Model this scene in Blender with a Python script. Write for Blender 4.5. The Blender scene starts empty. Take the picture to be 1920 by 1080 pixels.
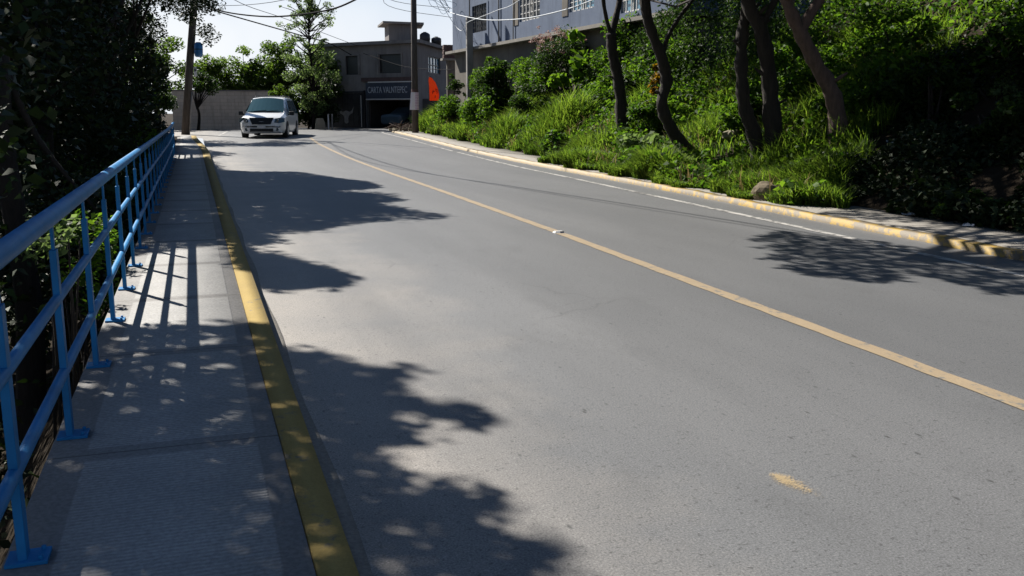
import bpy, math, random
import numpy as np
from mathutils import Vector
random.seed(7); RNG = np.random.default_rng(11)
SC = bpy.context.scene; COL = SC.collection

# ------------------------------------------------------------------ camera, sky, sun, exposure
CAM_H = 1.42
cd = bpy.data.cameras.new("camera"); cd.lens = 36 * 1750 / 1920; cd.sensor_width = 36; cd.clip_end = 2000; cd.clip_start = .05
cam = bpy.data.objects.new("camera", cd); COL.objects.link(cam)
cam.location = (0, 0, CAM_H); cam.rotation_euler = (math.radians(90 - 10.647), 0, math.radians(-18.679)); SC.camera = cam
SUN = Vector((-.53, .99, 1.0)).normalized()
W = bpy.data.worlds.new("World"); SC.world = W; W.use_nodes = True
nt = W.node_tree; sky = nt.nodes.new("ShaderNodeTexSky"); sky.sky_type = 'NISHITA'; sky.sun_disc = False
sky.sun_elevation = math.asin(SUN.z); sky.sun_rotation = math.atan2(SUN.x, SUN.y) % (2 * math.pi)
sky.dust_density = .6; sky.air_density = 1.0; sky.altitude = 2200
tc = nt.nodes.new("ShaderNodeTexCoord"); sx_ = nt.nodes.new("ShaderNodeSeparateXYZ"); nt.links.new(tc.outputs["Generated"], sx_.inputs[0])
mr = nt.nodes.new("ShaderNodeMapRange"); mr.interpolation_type = 'SMOOTHSTEP'; nt.links.new(sx_.outputs[2], mr.inputs[0])
mr.inputs[1].default_value = .07; mr.inputs[2].default_value = .20; mr.inputs[3].default_value = .93; mr.inputs[4].default_value = 0.
cn = nt.nodes.new("ShaderNodeTexNoise"); nt.links.new(tc.outputs["Generated"], cn.inputs["Vector"]); cn.inputs["Scale"].default_value = 5; cn.inputs["Detail"].default_value = 4
cr = nt.nodes.new("ShaderNodeValToRGB"); nt.links.new(cn.outputs["Fac"], cr.inputs[0]); cr.color_ramp.elements[0].position = .35; cr.color_ramp.elements[1].position = .62
cr.color_ramp.elements[0].color = (7.8, 8.4, 9.4, 1); cr.color_ramp.elements[1].color = (9.6, 9.8, 10.1, 1)     # bright thin cloud low over the horizon
mx = nt.nodes.new("ShaderNodeMix"); mx.data_type = 'RGBA'; nt.links.new(mr.outputs[0], mx.inputs[0]); nt.links.new(sky.outputs[0], mx.inputs[6]); nt.links.new(cr.outputs[0], mx.inputs[7])
nt.links.new(mx.outputs[2], nt.nodes["Background"].inputs[0]); nt.nodes["Background"].inputs[1].default_value = .05
sl = bpy.data.lights.new("sun", 'SUN'); sl.energy = 5.0; sl.angle = math.radians(.53); sl.color = (1, .95, .87)
so = bpy.data.objects.new("sun", sl); COL.objects.link(so); so.rotation_euler = SUN.to_track_quat('Z', 'Y').to_euler()
SC.view_settings.view_transform = 'Standard'; SC.view_settings.look = 'None'; SC.view_settings.gamma = 1
SC.view_settings.use_curve_mapping = False; SC.view_settings.exposure = 1.0
SC.cycles.max_bounces = 8; SC.cycles.transparent_max_bounces = 8; SC.cycles.transmission_bounces = 4
SC.cycles.use_denoising = True; SC.cycles.sample_clamp_indirect = 4

# ------------------------------------------------------------------ materials
def new_mat(name):
    m = bpy.data.materials.new(name); m.use_nodes = True
    return m, m.node_tree.nodes, m.node_tree.links, m.node_tree.nodes["Principled BSDF"]
def ramp(N, L, src, stops):
    r = N.new("ShaderNodeValToRGB"); L.new(src, r.inputs[0])
    e = r.color_ramp.elements
    while len(e) < len(stops): e.new(.5)
    for k, (p, c) in enumerate(stops):
        e[k].position = p; e[k].color = (*c, 1) if len(c) == 3 else c
    return r.outputs[0]
def noise(N, L, vec, scale, detail=4, rough=.55, dist=0):
    n = N.new("ShaderNodeTexNoise"); n.inputs["Scale"].default_value = scale; n.inputs["Detail"].default_value = detail
    n.inputs["Roughness"].default_value = rough; n.inputs["Distortion"].default_value = dist
    if vec is not None: L.new(vec, n.inputs["Vector"])
    return n.outputs["Fac"]
def mixc(N, L, fac, a, b, mode='MIX'):
    m = N.new("ShaderNodeMix"); m.data_type = 'RGBA'; m.blend_type = mode
    for s, v in ((m.inputs[0], fac), (m.inputs[6], a), (m.inputs[7], b)):
        if isinstance(v, (int, float)): s.default_value = v
        elif isinstance(v, tuple): s.default_value = (*v, 1)
        else: L.new(v, s)
    return m.outputs[2]
def math_(N, L, op, a, b=0., c=0.):
    m = N.new("ShaderNodeMath"); m.operation = op
    for s, v in zip(m.inputs, (a, b, c)):
        if isinstance(v, (int, float)): s.default_value = v
        else: L.new(v, s)
    return m.outputs[0]
def coords(N): return N.new("ShaderNodeTexCoord").outputs["Object"]
def geo_pos(N): return N.new("ShaderNodeNewGeometry").outputs["Position"]
def bump(N, L, B, h, strength=.3, dist=.01):
    b = N.new("ShaderNodeBump"); b.inputs["Strength"].default_value = strength; b.inputs["Distance"].default_value = dist
    L.new(h, b.inputs["Height"]); L.new(b.outputs[0], B.inputs["Normal"])
def mapping(N, L, vec, scale=(1, 1, 1), rot=(0, 0, 0)):
    m = N.new("ShaderNodeMapping"); L.new(vec, m.inputs[0]); m.inputs["Scale"].default_value = scale; m.inputs["Rotation"].default_value = rot
    return m.outputs[0]
def sepx(N, L, vec):
    s = N.new("ShaderNodeSeparateXYZ"); L.new(vec, s.inputs[0]); return s.outputs
def plain(name, col, rough=.6, metal=0., var=.25, scale=3., spec=.5, bs=0.):
    m, N, L, B = new_mat(name); p = geo_pos(N)
    f = noise(N, L, p, scale, 5)
    lo = tuple(c * (1 - var) for c in col); hi = tuple(min(1, c * (1 + var)) for c in col)
    L.new(ramp(N, L, f, [(.3, lo), (.7, hi)]), B.inputs["Base Color"])
    B.inputs["Roughness"].default_value = rough; B.inputs["Metallic"].default_value = metal; B.inputs["Specular IOR Level"].default_value = spec
    if bs: bump(N, L, B, noise(N, L, p, scale * 12, 4), bs, .01)
    return m
M = {}
def mat_asphalt():
    m, N, L, B = new_mat("asphalt"); p = geo_pos(N); X = sepx(N, L, p)
    big = noise(N, L, mapping(N, L, p, (.5, .12, 1)), 1.0, 5, .6)
    base = ramp(N, L, big, [(.36, (.112, .115, .119)), (.64, (.152, .154, .157))])
    dust_x = math_(N, L, 'ADD', X[0], math_(N, L, 'MULTIPLY', noise(N, L, p, .9, 5, .6), 2.2))
    dust = N.new("ShaderNodeMapRange"); L.new(dust_x, dust.inputs[0]); dust.inputs[1].default_value = 1.25; dust.inputs[2].default_value = 2.9; dust.inputs[3].default_value = 1; dust.inputs[4].default_value = 0
    base = mixc(N, L, math_(N, L, 'MULTIPLY', dust.outputs[0], .8), base, (.30, .27, .235))
    stn = noise(N, L, mapping(N, L, p, (1, .45, 1)), 2.3, 6, .7)
    base = mixc(N, L, ramp(N, L, stn, [(.54, (0, 0, 0)), (.70, (.32, .32, .32))]), base, (.07, .071, .073))
    tr = noise(N, L, mapping(N, L, p, (1.4, .03, 1)), 1.0, 3)           # wheel tracks along the road
    base = mixc(N, L, ramp(N, L, tr, [(.45, (0, 0, 0)), (.62, (.35, .35, .35))]), base, (.095, .097, .10))
    rl = N.new('ShaderNodeMapRange'); L.new(math_(N, L, 'ADD', X[0], math_(N, L, 'MULTIPLY', noise(N, L, p, .5, 3), 1.6)), rl.inputs[0]); rl.inputs[1].default_value = 2.2; rl.inputs[2].default_value = 5.4; rl.inputs[4].default_value = .42
    base = mixc(N, L, rl.outputs[0], base, (.075, .076, .078))  # right lane darkened in colour, standing in for the sun's sheen fading there
    agg = noise(N, L, p, 120, 4, .8)
    spk = ramp(N, L, noise(N, L, p, 38, 2, .6), [(.30, (.45, .45, .45)), (.40, (1, 1, 1)), (.60, (1, 1, 1)), (.70, (1.2, 1.2, 1.2))])
    base = mixc(N, L, .8, base, spk, 'MULTIPLY'); base = mixc(N, L, .9, base, ramp(N, L, agg, [(.34, (.30, .30, .30)), (.45, (.82, .82, .82)), (.55, (1.1, 1.1, 1.1)), (.66, (1.75, 1.72, 1.68))]), 'MULTIPLY')
    v = N.new("ShaderNodeTexVoronoi"); L.new(mapping(N, L, p, (2.4, .9, 1), (0, 0, .12)), v.inputs["Vector"]); v.inputs["Scale"].default_value = 4.5; v.inputs["Randomness"].default_value = 1
    pit = ramp(N, L, v.outputs["Distance"], [(.05, (1, 1, 1)), (.11, (0, 0, 0))])
    gate = ramp(N, L, noise(N, L, p, 1.3, 3), [(.48, (0, 0, 0)), (.60, (.85, .85, .85))])
    base = mixc(N, L, math_(N, L, 'MULTIPLY', pit, gate), base, (.03, .03, .03))
    ck = N.new("ShaderNodeTexVoronoi"); ck.feature = 'DISTANCE_TO_EDGE'; wq = N.new("ShaderNodeTexNoise"); wq.inputs["Scale"].default_value = 1.6; wq.inputs["Detail"].default_value = 5; L.new(p, wq.inputs["Vector"])
    L.new(mixc(N, L, .35, p, wq.outputs["Color"], 'ADD'), ck.inputs["Vector"]); ck.inputs["Scale"].default_value = .42
    cl_ = math_(N, L, 'MULTIPLY', ramp(N, L, ck.outputs["Distance"], [(.0, (1, 1, 1)), (.0035, (0, 0, 0))]), ramp(N, L, noise(N, L, p, .5, 2), [(.50, (0, 0, 0)), (.58, (.4, .4, .4))]))
    base = mixc(N, L, cl_, base, (.05, .05, .05))
    L.new(base, B.inputs["Base Color"]); B.inputs["Roughness"].default_value = .62; B.inputs["Specular IOR Level"].default_value = .42
    bump(N, L, B, noise(N, L, p, 260, 3, .75), .30, .003)
    return m
def mat_concrete(name, c0, c1, broom=True):
    m, N, L, B = new_mat(name); p = geo_pos(N); X = sepx(N, L, p)
    f = noise(N, L, p, 1.7, 6, .65); base = ramp(N, L, f, [(.25, c0), (.75, c1)])
    base = mixc(N, L, .45, base, ramp(N, L, noise(N, L, p, 60, 3, .7), [(.38, (.6, .6, .6)), (.62, (1.25, 1.25, 1.25))]), 'MULTIPLY')
    if broom:                               # cast in bays: smooth trowelled margins round a ribbed field
        fy = math_(N, L, 'FRACT', math_(N, L, 'DIVIDE', math_(N, L, 'ADD', X[1], 20 - 3.17 + .075), 1.59))
        dy = math_(N, L, 'MULTIPLY', math_(N, L, 'MINIMUM', fy, math_(N, L, 'SUBTRACT', 1., fy)), 1.59)
        xin = math_(N, L, 'MINIMUM', math_(N, L, 'SUBTRACT', .175, X[0]), math_(N, L, 'ADD', X[0], .46))
        inside = math_(N, L, 'MINIMUM', math_(N, L, 'SUBTRACT', dy, .07), xin)
        field = N.new("ShaderNodeMapRange"); L.new(inside, field.inputs[0]); field.inputs[1].default_value = -.004; field.inputs[2].default_value = .004
        ribs = N.new("ShaderNodeTexWave"); ribs.bands_direction = 'Y'; L.new(p, ribs.inputs["Vector"]); ribs.inputs["Scale"].default_value = 13; ribs.inputs["Distortion"].default_value = .6; ribs.inputs["Detail"].default_value = 1
        rr = math_(N, L, 'MULTIPLY', ribs.outputs["Fac"], field.outputs[0])
        base = mixc(N, L, field.outputs[0], mixc(N, L, 1., base, (.66, .65, .65), 'MULTIPLY'), base)
        base = mixc(N, L, math_(N, L, 'MULTIPLY', rr, .38), base, mixc(N, L, 1., base, (.5, .5, .5), 'MULTIPLY'))
        edge = ramp(N, L, math_(N, L, 'ABSOLUTE', dy), [(.0, (1, 1, 1)), (.006, (0, 0, 0))])
        base = mixc(N, L, edge, base, (.06, .055, .05))
        h = math_(N, L, 'ADD', math_(N, L, 'MULTIPLY', rr, .6), math_(N, L, 'MULTIPLY', noise(N, L, p, 90, 3), .25))
        bump(N, L, B, h, .6, .006)
    else: bump(N, L, B, noise(N, L, p, 40, 4), .4, .01)
    L.new(base, B.inputs["Base Color"]); B.inputs["Roughness"].default_value = .85; B.inputs["Specular IOR Level"].default_value = .3
    return m
def mat_paint(name, col, under, wear, wscale=9., streak=(1, 1, 1), rough=.6):
    m, N, L, B = new_mat(name); p = geo_pos(N)
    f = noise(N, L, mapping(N, L, p, streak), wscale, 6, .7); g = noise(N, L, p, 1.1, 3)
    s = math_(N, L, 'ADD', math_(N, L, 'MULTIPLY', f, .7), math_(N, L, 'MULTIPLY', g, .3))
    c = mixc(N, L, ramp(N, L, s, [(wear, (1, 1, 1)), (wear + .06, (0, 0, 0))]), mixc(N, L, noise(N, L, p, 4, 4), tuple(x * .78 for x in col), tuple(min(1, x * 1.1) for x in col)), under)
    c = mixc(N, L, .4, c, ramp(N, L, noise(N, L, p, 110, 3, .7), [(.3, (.55, .55, .55)), (.62, (1.15, 1.15, 1.15))]), 'MULTIPLY')
    L.new(c, B.inputs["Base Color"]); B.inputs["Roughness"].default_value = rough; B.inputs["Specular IOR Level"].default_value = .35
    bump(N, L, B, noise(N, L, p, 70, 4), .35, .006)
    return m
def fade_kerb(m):
    N = m.node_tree.nodes; L = m.node_tree.links; B = N["Principled BSDF"]; src = B.inputs["Base Color"].links[0].from_socket
    X = sepx(N, L, geo_pos(N)); r = N.new("ShaderNodeMapRange"); L.new(X[1], r.inputs[0]); r.inputs[1].default_value = 15; r.inputs[2].default_value = 22; r.inputs[4].default_value = .72
    L.new(mixc(N, L, r.outputs[0], src, (.36, .29, .19)), B.inputs["Base Color"]); return m
def mat_leaf(name, dark, light, trans, tw=.42, scale=1.2, rough=.62):
    m = bpy.data.materials.new(name); m.use_nodes = True; N = m.node_tree.nodes; L = m.node_tree.links; N.clear()
    out = N.new("ShaderNodeOutputMaterial"); g = N.new("ShaderNodeNewGeometry")
    f = math_(N, L, 'ADD', math_(N, L, 'MULTIPLY', g.outputs["Random Per Island"], .6), math_(N, L, 'MULTIPLY', noise(N, L, g.outputs["Position"], scale, 2), .5))
    c = ramp(N, L, f, [(.25, dark), (.85, light)])
    t = mixc(N, L, 1., c, tuple(trans), 'MULTIPLY')
    B = N.new("ShaderNodeBsdfPrincipled"); L.new(c, B.inputs["Base Color"]); B.inputs["Roughness"].default_value = rough; B.inputs["Specular IOR Level"].default_value = .22
    T = N.new("ShaderNodeBsdfTranslucent"); L.new(t, T.inputs[0])
    mx = N.new("ShaderNodeMixShader"); mx.inputs[0].default_value = tw; L.new(B.outputs[0], mx.inputs[1]); L.new(T.outputs[0], mx.inputs[2]); L.new(mx.outputs[0], out.inputs[0])
    return m
def mat_bark(name, c0, c1):
    m, N, L, B = new_mat(name); p = geo_pos(N)
    f = noise(N, L, mapping(N, L, p, (9, 9, 1.6)), 1.6, 6, .7)
    L.new(ramp(N, L, f, [(.3, c0), (.7, c1)]), B.inputs["Base Color"]); B.inputs["Roughness"].default_value = .9
    bump(N, L, B, f, .9, .03); return m
def mat_wall(name, c0, c1, block=False, streaks=True):
    m, N, L, B = new_mat(name); p = geo_pos(N)
    c = ramp(N, L, noise(N, L, p, .8, 6, .65), [(.3, c0), (.7, c1)])
    if streaks:
        s = noise(N, L, mapping(N, L, p, (2.2, 2.2, .25)), 1.4, 5, .65)
        c = mixc(N, L, ramp(N, L, s, [(.5, (0, 0, 0)), (.75, (.5, .5, .5))]), c, tuple(x * .5 for x in c0))
    if block:
        b = N.new("ShaderNodeTexBrick"); X = sepx(N, L, p); cb = N.new("ShaderNodeCombineXYZ"); L.new(math_(N, L, 'ADD', X[0], math_(N, L, 'MULTIPLY', X[1], .6)), cb.inputs[0]); L.new(X[2], cb.inputs[1]); L.new(cb.outputs[0], b.inputs["Vector"])
        b.inputs["Scale"].default_value = 1; b.inputs["Brick Width"].default_value = .4; b.inputs["Row Height"].default_value = .2; b.inputs["Mortar Size"].default_value = .012
        b.inputs["Color1"].default_value = (.85, .85, .85, 1); b.inputs["Color2"].default_value = (1.0, .98, .96, 1); b.inputs["Mortar"].default_value = (.74, .73, .72, 1)
        c = mixc(N, L, 1., c, b.outputs["Color"], 'MULTIPLY')
    L.new(c, B.inputs["Base Color"]); B.inputs["Roughness"].default_value = .9; B.inputs["Specular IOR Level"].default_value = .25
    bump(N, L, B, noise(N, L, p, 25, 4), .3, .01); return m
def mat_soil():
    m, N, L, B = new_mat("soil"); p = geo_pos(N)
    c = ramp(N, L, noise(N, L, p, 2.2, 7, .7), [(.3, (.014, .011, .008)), (.55, (.032, .024, .016)), (.8, (.065, .05, .035))])
    L.new(c, B.inputs["Base Color"]); B.inputs["Roughness"].default_value = 1; B.inputs["Specular IOR Level"].default_value = .1
    bump(N, L, B, noise(N, L, p, 14, 6, .7), 1., .05); return m
def mat_glass(name, col, rough=.08):
    m, N, L, B = new_mat(name); B.inputs["Base Color"].default_value = (*col, 1); B.inputs["Roughness"].default_value = rough; B.inputs["Specular IOR Level"].default_value = .8
    return m
def mat_poster():
    m, N, L, B = new_mat("poster_paper"); p = geo_pos(N); X = sepx(N, L, p)
    w = N.new("ShaderNodeTexWave"); w.bands_direction = 'Z'; L.new(p, w.inputs["Vector"]); w.inputs["Scale"].default_value = 4; w.inputs["Distortion"].default_value = 3; w.inputs["Detail"].default_value = 3; w.inputs["Detail Scale"].default_value = 6
    inb = math_(N, L, 'GREATER_THAN', X[0], 10.46)
    c = mixc(N, L, math_(N, L, 'MULTIPLY', inb, ramp(N, L, w.outputs["Fac"], [(.35, (.25, .25, .25)), (.7, (.8, .8, .8))])), (.86, .78, .81), (.55, .27, .47))
    L.new(c, B.inputs["Base Color"]); B.inputs["Roughness"].default_value = .7; return m
M['asphalt'] = mat_asphalt()
M['walk'] = mat_concrete("sidewalk_concrete", (.28, .28, .275), (.41, .40, .385))
M['walk2'] = mat_concrete("old_concrete", (.17, .158, .14), (.27, .25, .22), False)
M['kerb'] = mat_paint("kerb_paint", (.35, .25, .075), (.20, .165, .10), .39, 11, (1, 1, 1), .9)
M['kerb_old'] = fade_kerb(mat_paint("worn_kerb_paint", (.36, .23, .04), (.16, .13, .09), .48, 7))
M['yellow_line'] = mat_paint("yellow_line_paint", (.31, .24, .155), (.15, .145, .135), .39, 12)
M['white_line'] = mat_paint("white_line_paint", (.42, .405, .38), (.11, .108, .105), .45, 8)
M['blue'] = plain("blue_rail_paint", (.014, .175, .41), .55, 0, .2, 5, .2)
M['soil'] = mat_soil()
M['rock'] = mat_wall("rock", (.16, .14, .10), (.33, .29, .22), streaks=False)
M['boulder_rock'] = mat_wall('boulder_rock', (.085, .07, .045), (.17, .14, .095), streaks=False)
M['grass'] = mat_leaf("grass_blades", (.028, .064, .010), (.112, .160, .026), (2.3, 2.4, 1.3), .5, .7, .6)
M['straw'] = mat_leaf('dry_stalks', (.09, .075, .035), (.22, .18, .09), (1.5, 1.4, 1.1), .35, .8)
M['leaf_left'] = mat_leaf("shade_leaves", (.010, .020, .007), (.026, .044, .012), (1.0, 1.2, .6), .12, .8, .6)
M['leaf_right'] = mat_leaf("tree_leaves", (.012, .028, .006), (.034, .06, .010), (2.0, 2.2, 1.0), .36, .8)
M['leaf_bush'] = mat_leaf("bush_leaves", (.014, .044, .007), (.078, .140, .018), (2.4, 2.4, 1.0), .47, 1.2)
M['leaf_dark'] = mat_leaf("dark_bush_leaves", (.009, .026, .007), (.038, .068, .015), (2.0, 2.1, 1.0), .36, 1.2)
M['leaf_lime'] = mat_leaf("lime_leaves", (.042, .10, .010), (.08, .15, .018), (2.4, 2.2, 1.0), .5, 1.5)
M['leaf_gold'] = mat_leaf("golden_leaves", (.09, .075, .006), (.17, .11, .01), (2.0, 1.6, .6), .5, 1.5)
M['leaf_pale'] = mat_leaf("pale_leaves", (.045, .075, .026), (.15, .20, .085), (1.9, 2.0, 1.3), .45, .6)
M['leaf_far'] = mat_leaf("hedge_leaves", (.020, .045, .009), (.085, .135, .028), (2.3, 2.3, 1.1), .5, .5)
M['flower'] = mat_leaf("dry_flowers", (.20, .13, .13), (.36, .27, .24), (1.3, 1.1, 1.0), .35, 2)
M['bark'] = mat_bark("dark_bark", (.010, .008, .006), (.036, .027, .020))
M['bark_brown'] = mat_bark("brown_bark", (.06, .039, .029), (.13, .085, .066))
M['wood_pole'] = mat_bark("weathered_pole", (.045, .036, .03), (.10, .082, .07))
M['conc_pole'] = plain("pole_concrete", (.22, .21, .20), .85, 0, .25, 2)
M['shop_wall'] = mat_wall("shop_render", (.155, .142, .136), (.225, .208, .20))
M['house_wall'] = mat_wall("house_blue_render", (.085, .11, .165), (.125, .155, .215))
M['house_low'] = mat_wall("house_bare_render", (.11, .10, .088), (.19, .17, .145))
M['block'] = mat_wall("block_wall", (.50, .42, .35), (.64, .55, .47), True)
M['dark'] = plain("dark_steel", (.02, .021, .024), .5, .3, .3, 3)
M['interior'] = plain("garage_interior", (.035, .033, .032), .9)
M['slab'] = plain("roof_slab_concrete", (.17, .155, .145), .9, 0, .25, 2)
M['band'] = plain("brown_fascia", (.085, .05, .045), .8, 0, .25, 4)
M['white_trim'] = plain("white_trim", (.55, .54, .52), .6, 0, .1, 4)
M['sign_board'] = plain("sign_board", (.035, .045, .07), .5, 0, .2, 4)
M['sign_text'] = plain("sign_letters", (.42, .44, .47), .6, 0, .3, 9)
M['glass_dark'] = mat_glass("dark_window_glass", (.010, .012, .015), .5)
M['glass_blue'] = mat_glass("blue_window_glass", (.10, .22, .30), .12)
M['glass_car'] = mat_glass("car_glass", (.03, .075, .09), .06)
M['orange'] = mat_leaf("orange_flag_cloth", (.72, .13, .03), (.80, .16, .04), (1.0, 1.05, 1.1), .4, 2)
M['ink'] = plain("dark_red_print", (.16, .012, .008), .7, 0, .1, 5)
M['poster'] = mat_poster()
M['tank'] = plain("black_tank_plastic", (.02, .02, .022), .45)
M['rubber'] = plain("tyre_rubber", (.018, .018, .018), .85)
M['car_blue'] = plain("blue_grey_car_paint", (.04, .07, .095), .6, .0, .08, 2)
M['alloy'] = plain("alloy_rim", (.35, .36, .38), .35, .8)
M['chrome'] = plain("chrome", (.55, .56, .58), .2, .9, .1)
M['cable'] = plain("black_cable", (.010, .010, .012), .9, 0, .2, 3, .1)
M['cable_white'] = plain("pale_cable", (.50, .53, .56), .5)
M['barrel'] = plain("blue_plastic", (.02, .14, .36), .4, 0, .15, 3)
M['white_plastic'] = plain("white_plastic", (.62, .62, .62), .5, 0, .1, 4)
M['paper'] = plain("litter_paper", (.55, .55, .55), .7, 0, .2, 9)
M['mural'] = plain("pale_mural_paint", (.20, .195, .19), .8, 0, .3, 5)
def car_paint():
    m, N, L, B = new_mat("silver_white_car_paint"); B.inputs["Base Color"].default_value = (.76, .78, .80, 1); B.inputs["Metallic"].default_value = .05
    B.inputs["Roughness"].default_value = .32; B.inputs["Coat Weight"].default_value = .6; B.inputs["Coat Roughness"].default_value = .06
    return m
M['car_white'] = car_paint()
def lamp_glass():
    m, N, L, B = new_mat("headlamp_glass"); B.inputs["Base Color"].default_value = (.10, .15, .17, 1); B.inputs["Metallic"].default_value = .5; B.inputs["Roughness"].default_value = .15
    return m
M['lamp'] = lamp_glass()

# ------------------------------------------------------------------ mesh helpers
ORG = {}
def tag(o, label=None, cat=None, group=None, kind=None):
    if label: o["label"] = label
    if cat: o["category"] = cat
    if group: o["group"] = group
    if kind: o["kind"] = kind
    return o
def thing(name, label, cat, loc, group=None, rz=0.):
    o = bpy.data.objects.new(name, None); COL.objects.link(o); o.location = loc; o.rotation_euler = (0, 0, rz); o.empty_display_size = .2
    ORG[o] = np.array(loc, float); return tag(o, label, cat, group)
def link(name, me, mat, parent=None, smooth=False):
    me.materials.append(M[mat] if isinstance(mat, str) else mat)
    o = bpy.data.objects.new(name, me); COL.objects.link(o)
    if smooth: me.polygons.foreach_set("use_smooth", [True] * len(me.polygons))
    if parent is not None: o.parent = parent
    return o
def root_org(p):
    while p is not None:
        if p in ORG: return ORG[p]
        p = p.parent
    return np.zeros(3)
def npmesh(name, V, F, mat, parent=None, smooth=False, local=False):
    """V Nx3, F list of arrays (each MxK)."""
    V = np.asarray(V, np.float32)
    if parent is not None and not local: V = V - root_org(parent).astype(np.float32)
    me = bpy.data.meshes.new(name); me.vertices.add(len(V)); me.vertices.foreach_set("co", V.ravel())
    Fs = [np.asarray(f, np.int32) for f in F if len(f)]
    idx = np.concatenate([f.ravel() for f in Fs]); tot = np.concatenate([np.full(len(f), f.shape[1], np.int32) for f in Fs])
    start = np.concatenate([[0], np.cumsum(tot)[:-1]]).astype(np.int32)
    me.loops.add(len(idx)); me.loops.foreach_set("vertex_index", idx)
    me.polygons.add(len(tot)); me.polygons.foreach_set("loop_start", start); me.polygons.foreach_set("loop_total", tot)
    me.update(calc_edges=True); me.validate()
    return link(name, me, mat, parent, smooth)
class MB:
    def __init__(s): s.V = []; s.F = []
    def add(s, V, F):
        n = len(s.V); s.V += [tuple(map(float, v)) for v in V]; s.F += [tuple(i + n for i in f) for f in F]; return s
    def box(s, c, d, ax=None):
        c = np.array(c, float); a = np.eye(3) if ax is None else np.array(ax, float)
        v = [c + a[0] * d[0] / 2 * i + a[1] * d[1] / 2 * j + a[2] * d[2] / 2 * k for i in (-1, 1) for j in (-1, 1) for k in (-1, 1)]
        return s.add(v, [(0, 1, 3, 2), (4, 6, 7, 5), (0, 4, 5, 1), (2, 3, 7, 6), (0, 2, 6, 4), (1, 5, 7, 3)])
    def prism(s, pts, off):
        n = len(pts); a = [np.array(p, float) for p in pts]; b = [p + np.array(off, float) for p in a]
        return s.add(a + b, [tuple(range(n - 1, -1, -1)), tuple(range(n, 2 * n))] + [(i, (i + 1) % n, n + (i + 1) % n, n + i) for i in range(n)])
    def tube(s, P, R, n=8, cap=True, jit=0.):
        P = [np.array(p, float) for p in P]; R = [R] * len(P) if np.isscalar(R) else R
        V = []; u = None
        for i, p in enumerate(P):
            t = P[min(i + 1, len(P) - 1)] - P[max(i - 1, 0)]; t /= np.linalg.norm(t) + 1e-9
            if u is None: u = np.cross(t, (0, 0, 1.) if abs(t[2]) < .9 else (1., 0, 0))
            u = u - t * (u @ t); u /= np.linalg.norm(u); w = np.cross(t, u)
            V += [p + R[i] * (1 + jit * RNG.normal()) * (u * math.cos(2 * math.pi * k / n) + w * math.sin(2 * math.pi * k / n)) for k in range(n)]
        F = [(i * n + k, i * n + (k + 1) % n, (i + 1) * n + (k + 1) % n, (i + 1) * n + k) for i in range(len(P) - 1) for k in range(n)]
        if cap: F += [tuple(range(n - 1, -1, -1)), tuple(range((len(P) - 1) * n, len(P) * n))]
        return s.add(V, F)
    def build(s, name, mat, parent=None, smooth=False, local=False, bevel=0.):
        V = np.array(s.V)
        if parent is not None and not local: V = V - root_org(parent)
        me = bpy.data.meshes.new(name); me.from_pydata(V.tolist(), [], s.F); me.update()
        o = link(name, me, mat, parent, smooth)
        if bevel:
            b = o.modifiers.new("bevel", 'BEVEL'); b.width = bevel; b.segments = 2; b.limit_method = 'ANGLE'
        return o
def smooth_path(P, per=6):
    P = [np.array(p, float) for p in P]; out = []
    for i in range(len(P) - 1):
        p0, p1, p2, p3 = P[max(i - 1, 0)], P[i], P[i + 1], P[min(i + 2, len(P) - 1)]
        for k in range(per):
            t = k / per
            out.append(.5 * ((2 * p1) + (p2 - p0) * t + (2 * p0 - 5 * p1 + 4 * p2 - p3) * t * t + (3 * p1 - p0 - 3 * p2 + p3) * t ** 3))
    return out + [P[-1]]

# ------------------------------------------------------------------ land forms
KY = [-20, -5, 7, 9.1, 10.7, 12.8, 16.5, 18.8, 24, 33, 50, 52]; KX = [5.6, 6.75, 7.58, 7.70, 7.80, 8.02, 8.30, 8.44, 8.76, 9.14, 10.03, 10.2]
def sm(a, b, x):
    s = np.clip((np.asarray(x, float) - a) / (b - a), 0, 1); return s * s * (3 - 2 * s)
def zr(y): return .44 * sm(22, 56, y)
def Xk(y): return np.interp(y, KY, KX)
def bank(x, y):
    x = np.asarray(x, float); y = np.asarray(y, float)
    d = np.maximum(x - Xk(y) - 1.15, 0)
    near = .50 * np.minimum(d, 2.5) + .85 * np.clip(d - 2.5, 0, 9) + .25 * np.maximum(d - 11.5, 0)
    far = .55 * np.minimum(d, 2.6) + .10 * np.maximum(d - 2.6, 0)
    k = sm(17, 30, y); h = near * (1 - k) + far * k
    h = h * sm(0, 3.5, 53.5 + .12 * (x - 12) - y)
    n = .10 * np.sin(1.3 * x + .7 * y) + .07 * np.sin(2.9 * x - 1.9 * y + 1) + .05 * np.sin(5.1 * x + 4.3 * y)
    return zr(y) + .05 + h + n * np.minimum(d / 1.2, 1)
def ravine(x, y):
    x = np.asarray(x, float); y = np.asarray(y, float); t = np.maximum(-.58 - x, 0)
    a = -np.minimum(1.5 * t, 3.6) - .35 + .75 * np.clip(t - 6, 0, 16) + .15 * np.sin(1.7 * x + y) * np.minimum(t, 1)
    b = .35 + .1 * np.maximum(t - 4, 0); k = sm(32, 42, y)
    return a * (1 - k) + b * k
def grid(xs, ys, fz):
    V = []; F = []
    nx, ny = len(xs), len(ys); X, Y = np.meshgrid(xs, ys); Z = fz(X, Y)
    V = np.stack([X.ravel(), Y.ravel(), Z.ravel()], 1)
    i = np.arange((ny - 1) * nx).reshape(ny - 1, nx)[:, :-1].ravel()
    return V, np.stack([i, i + 1, i + nx + 1, i + nx], 1)
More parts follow.
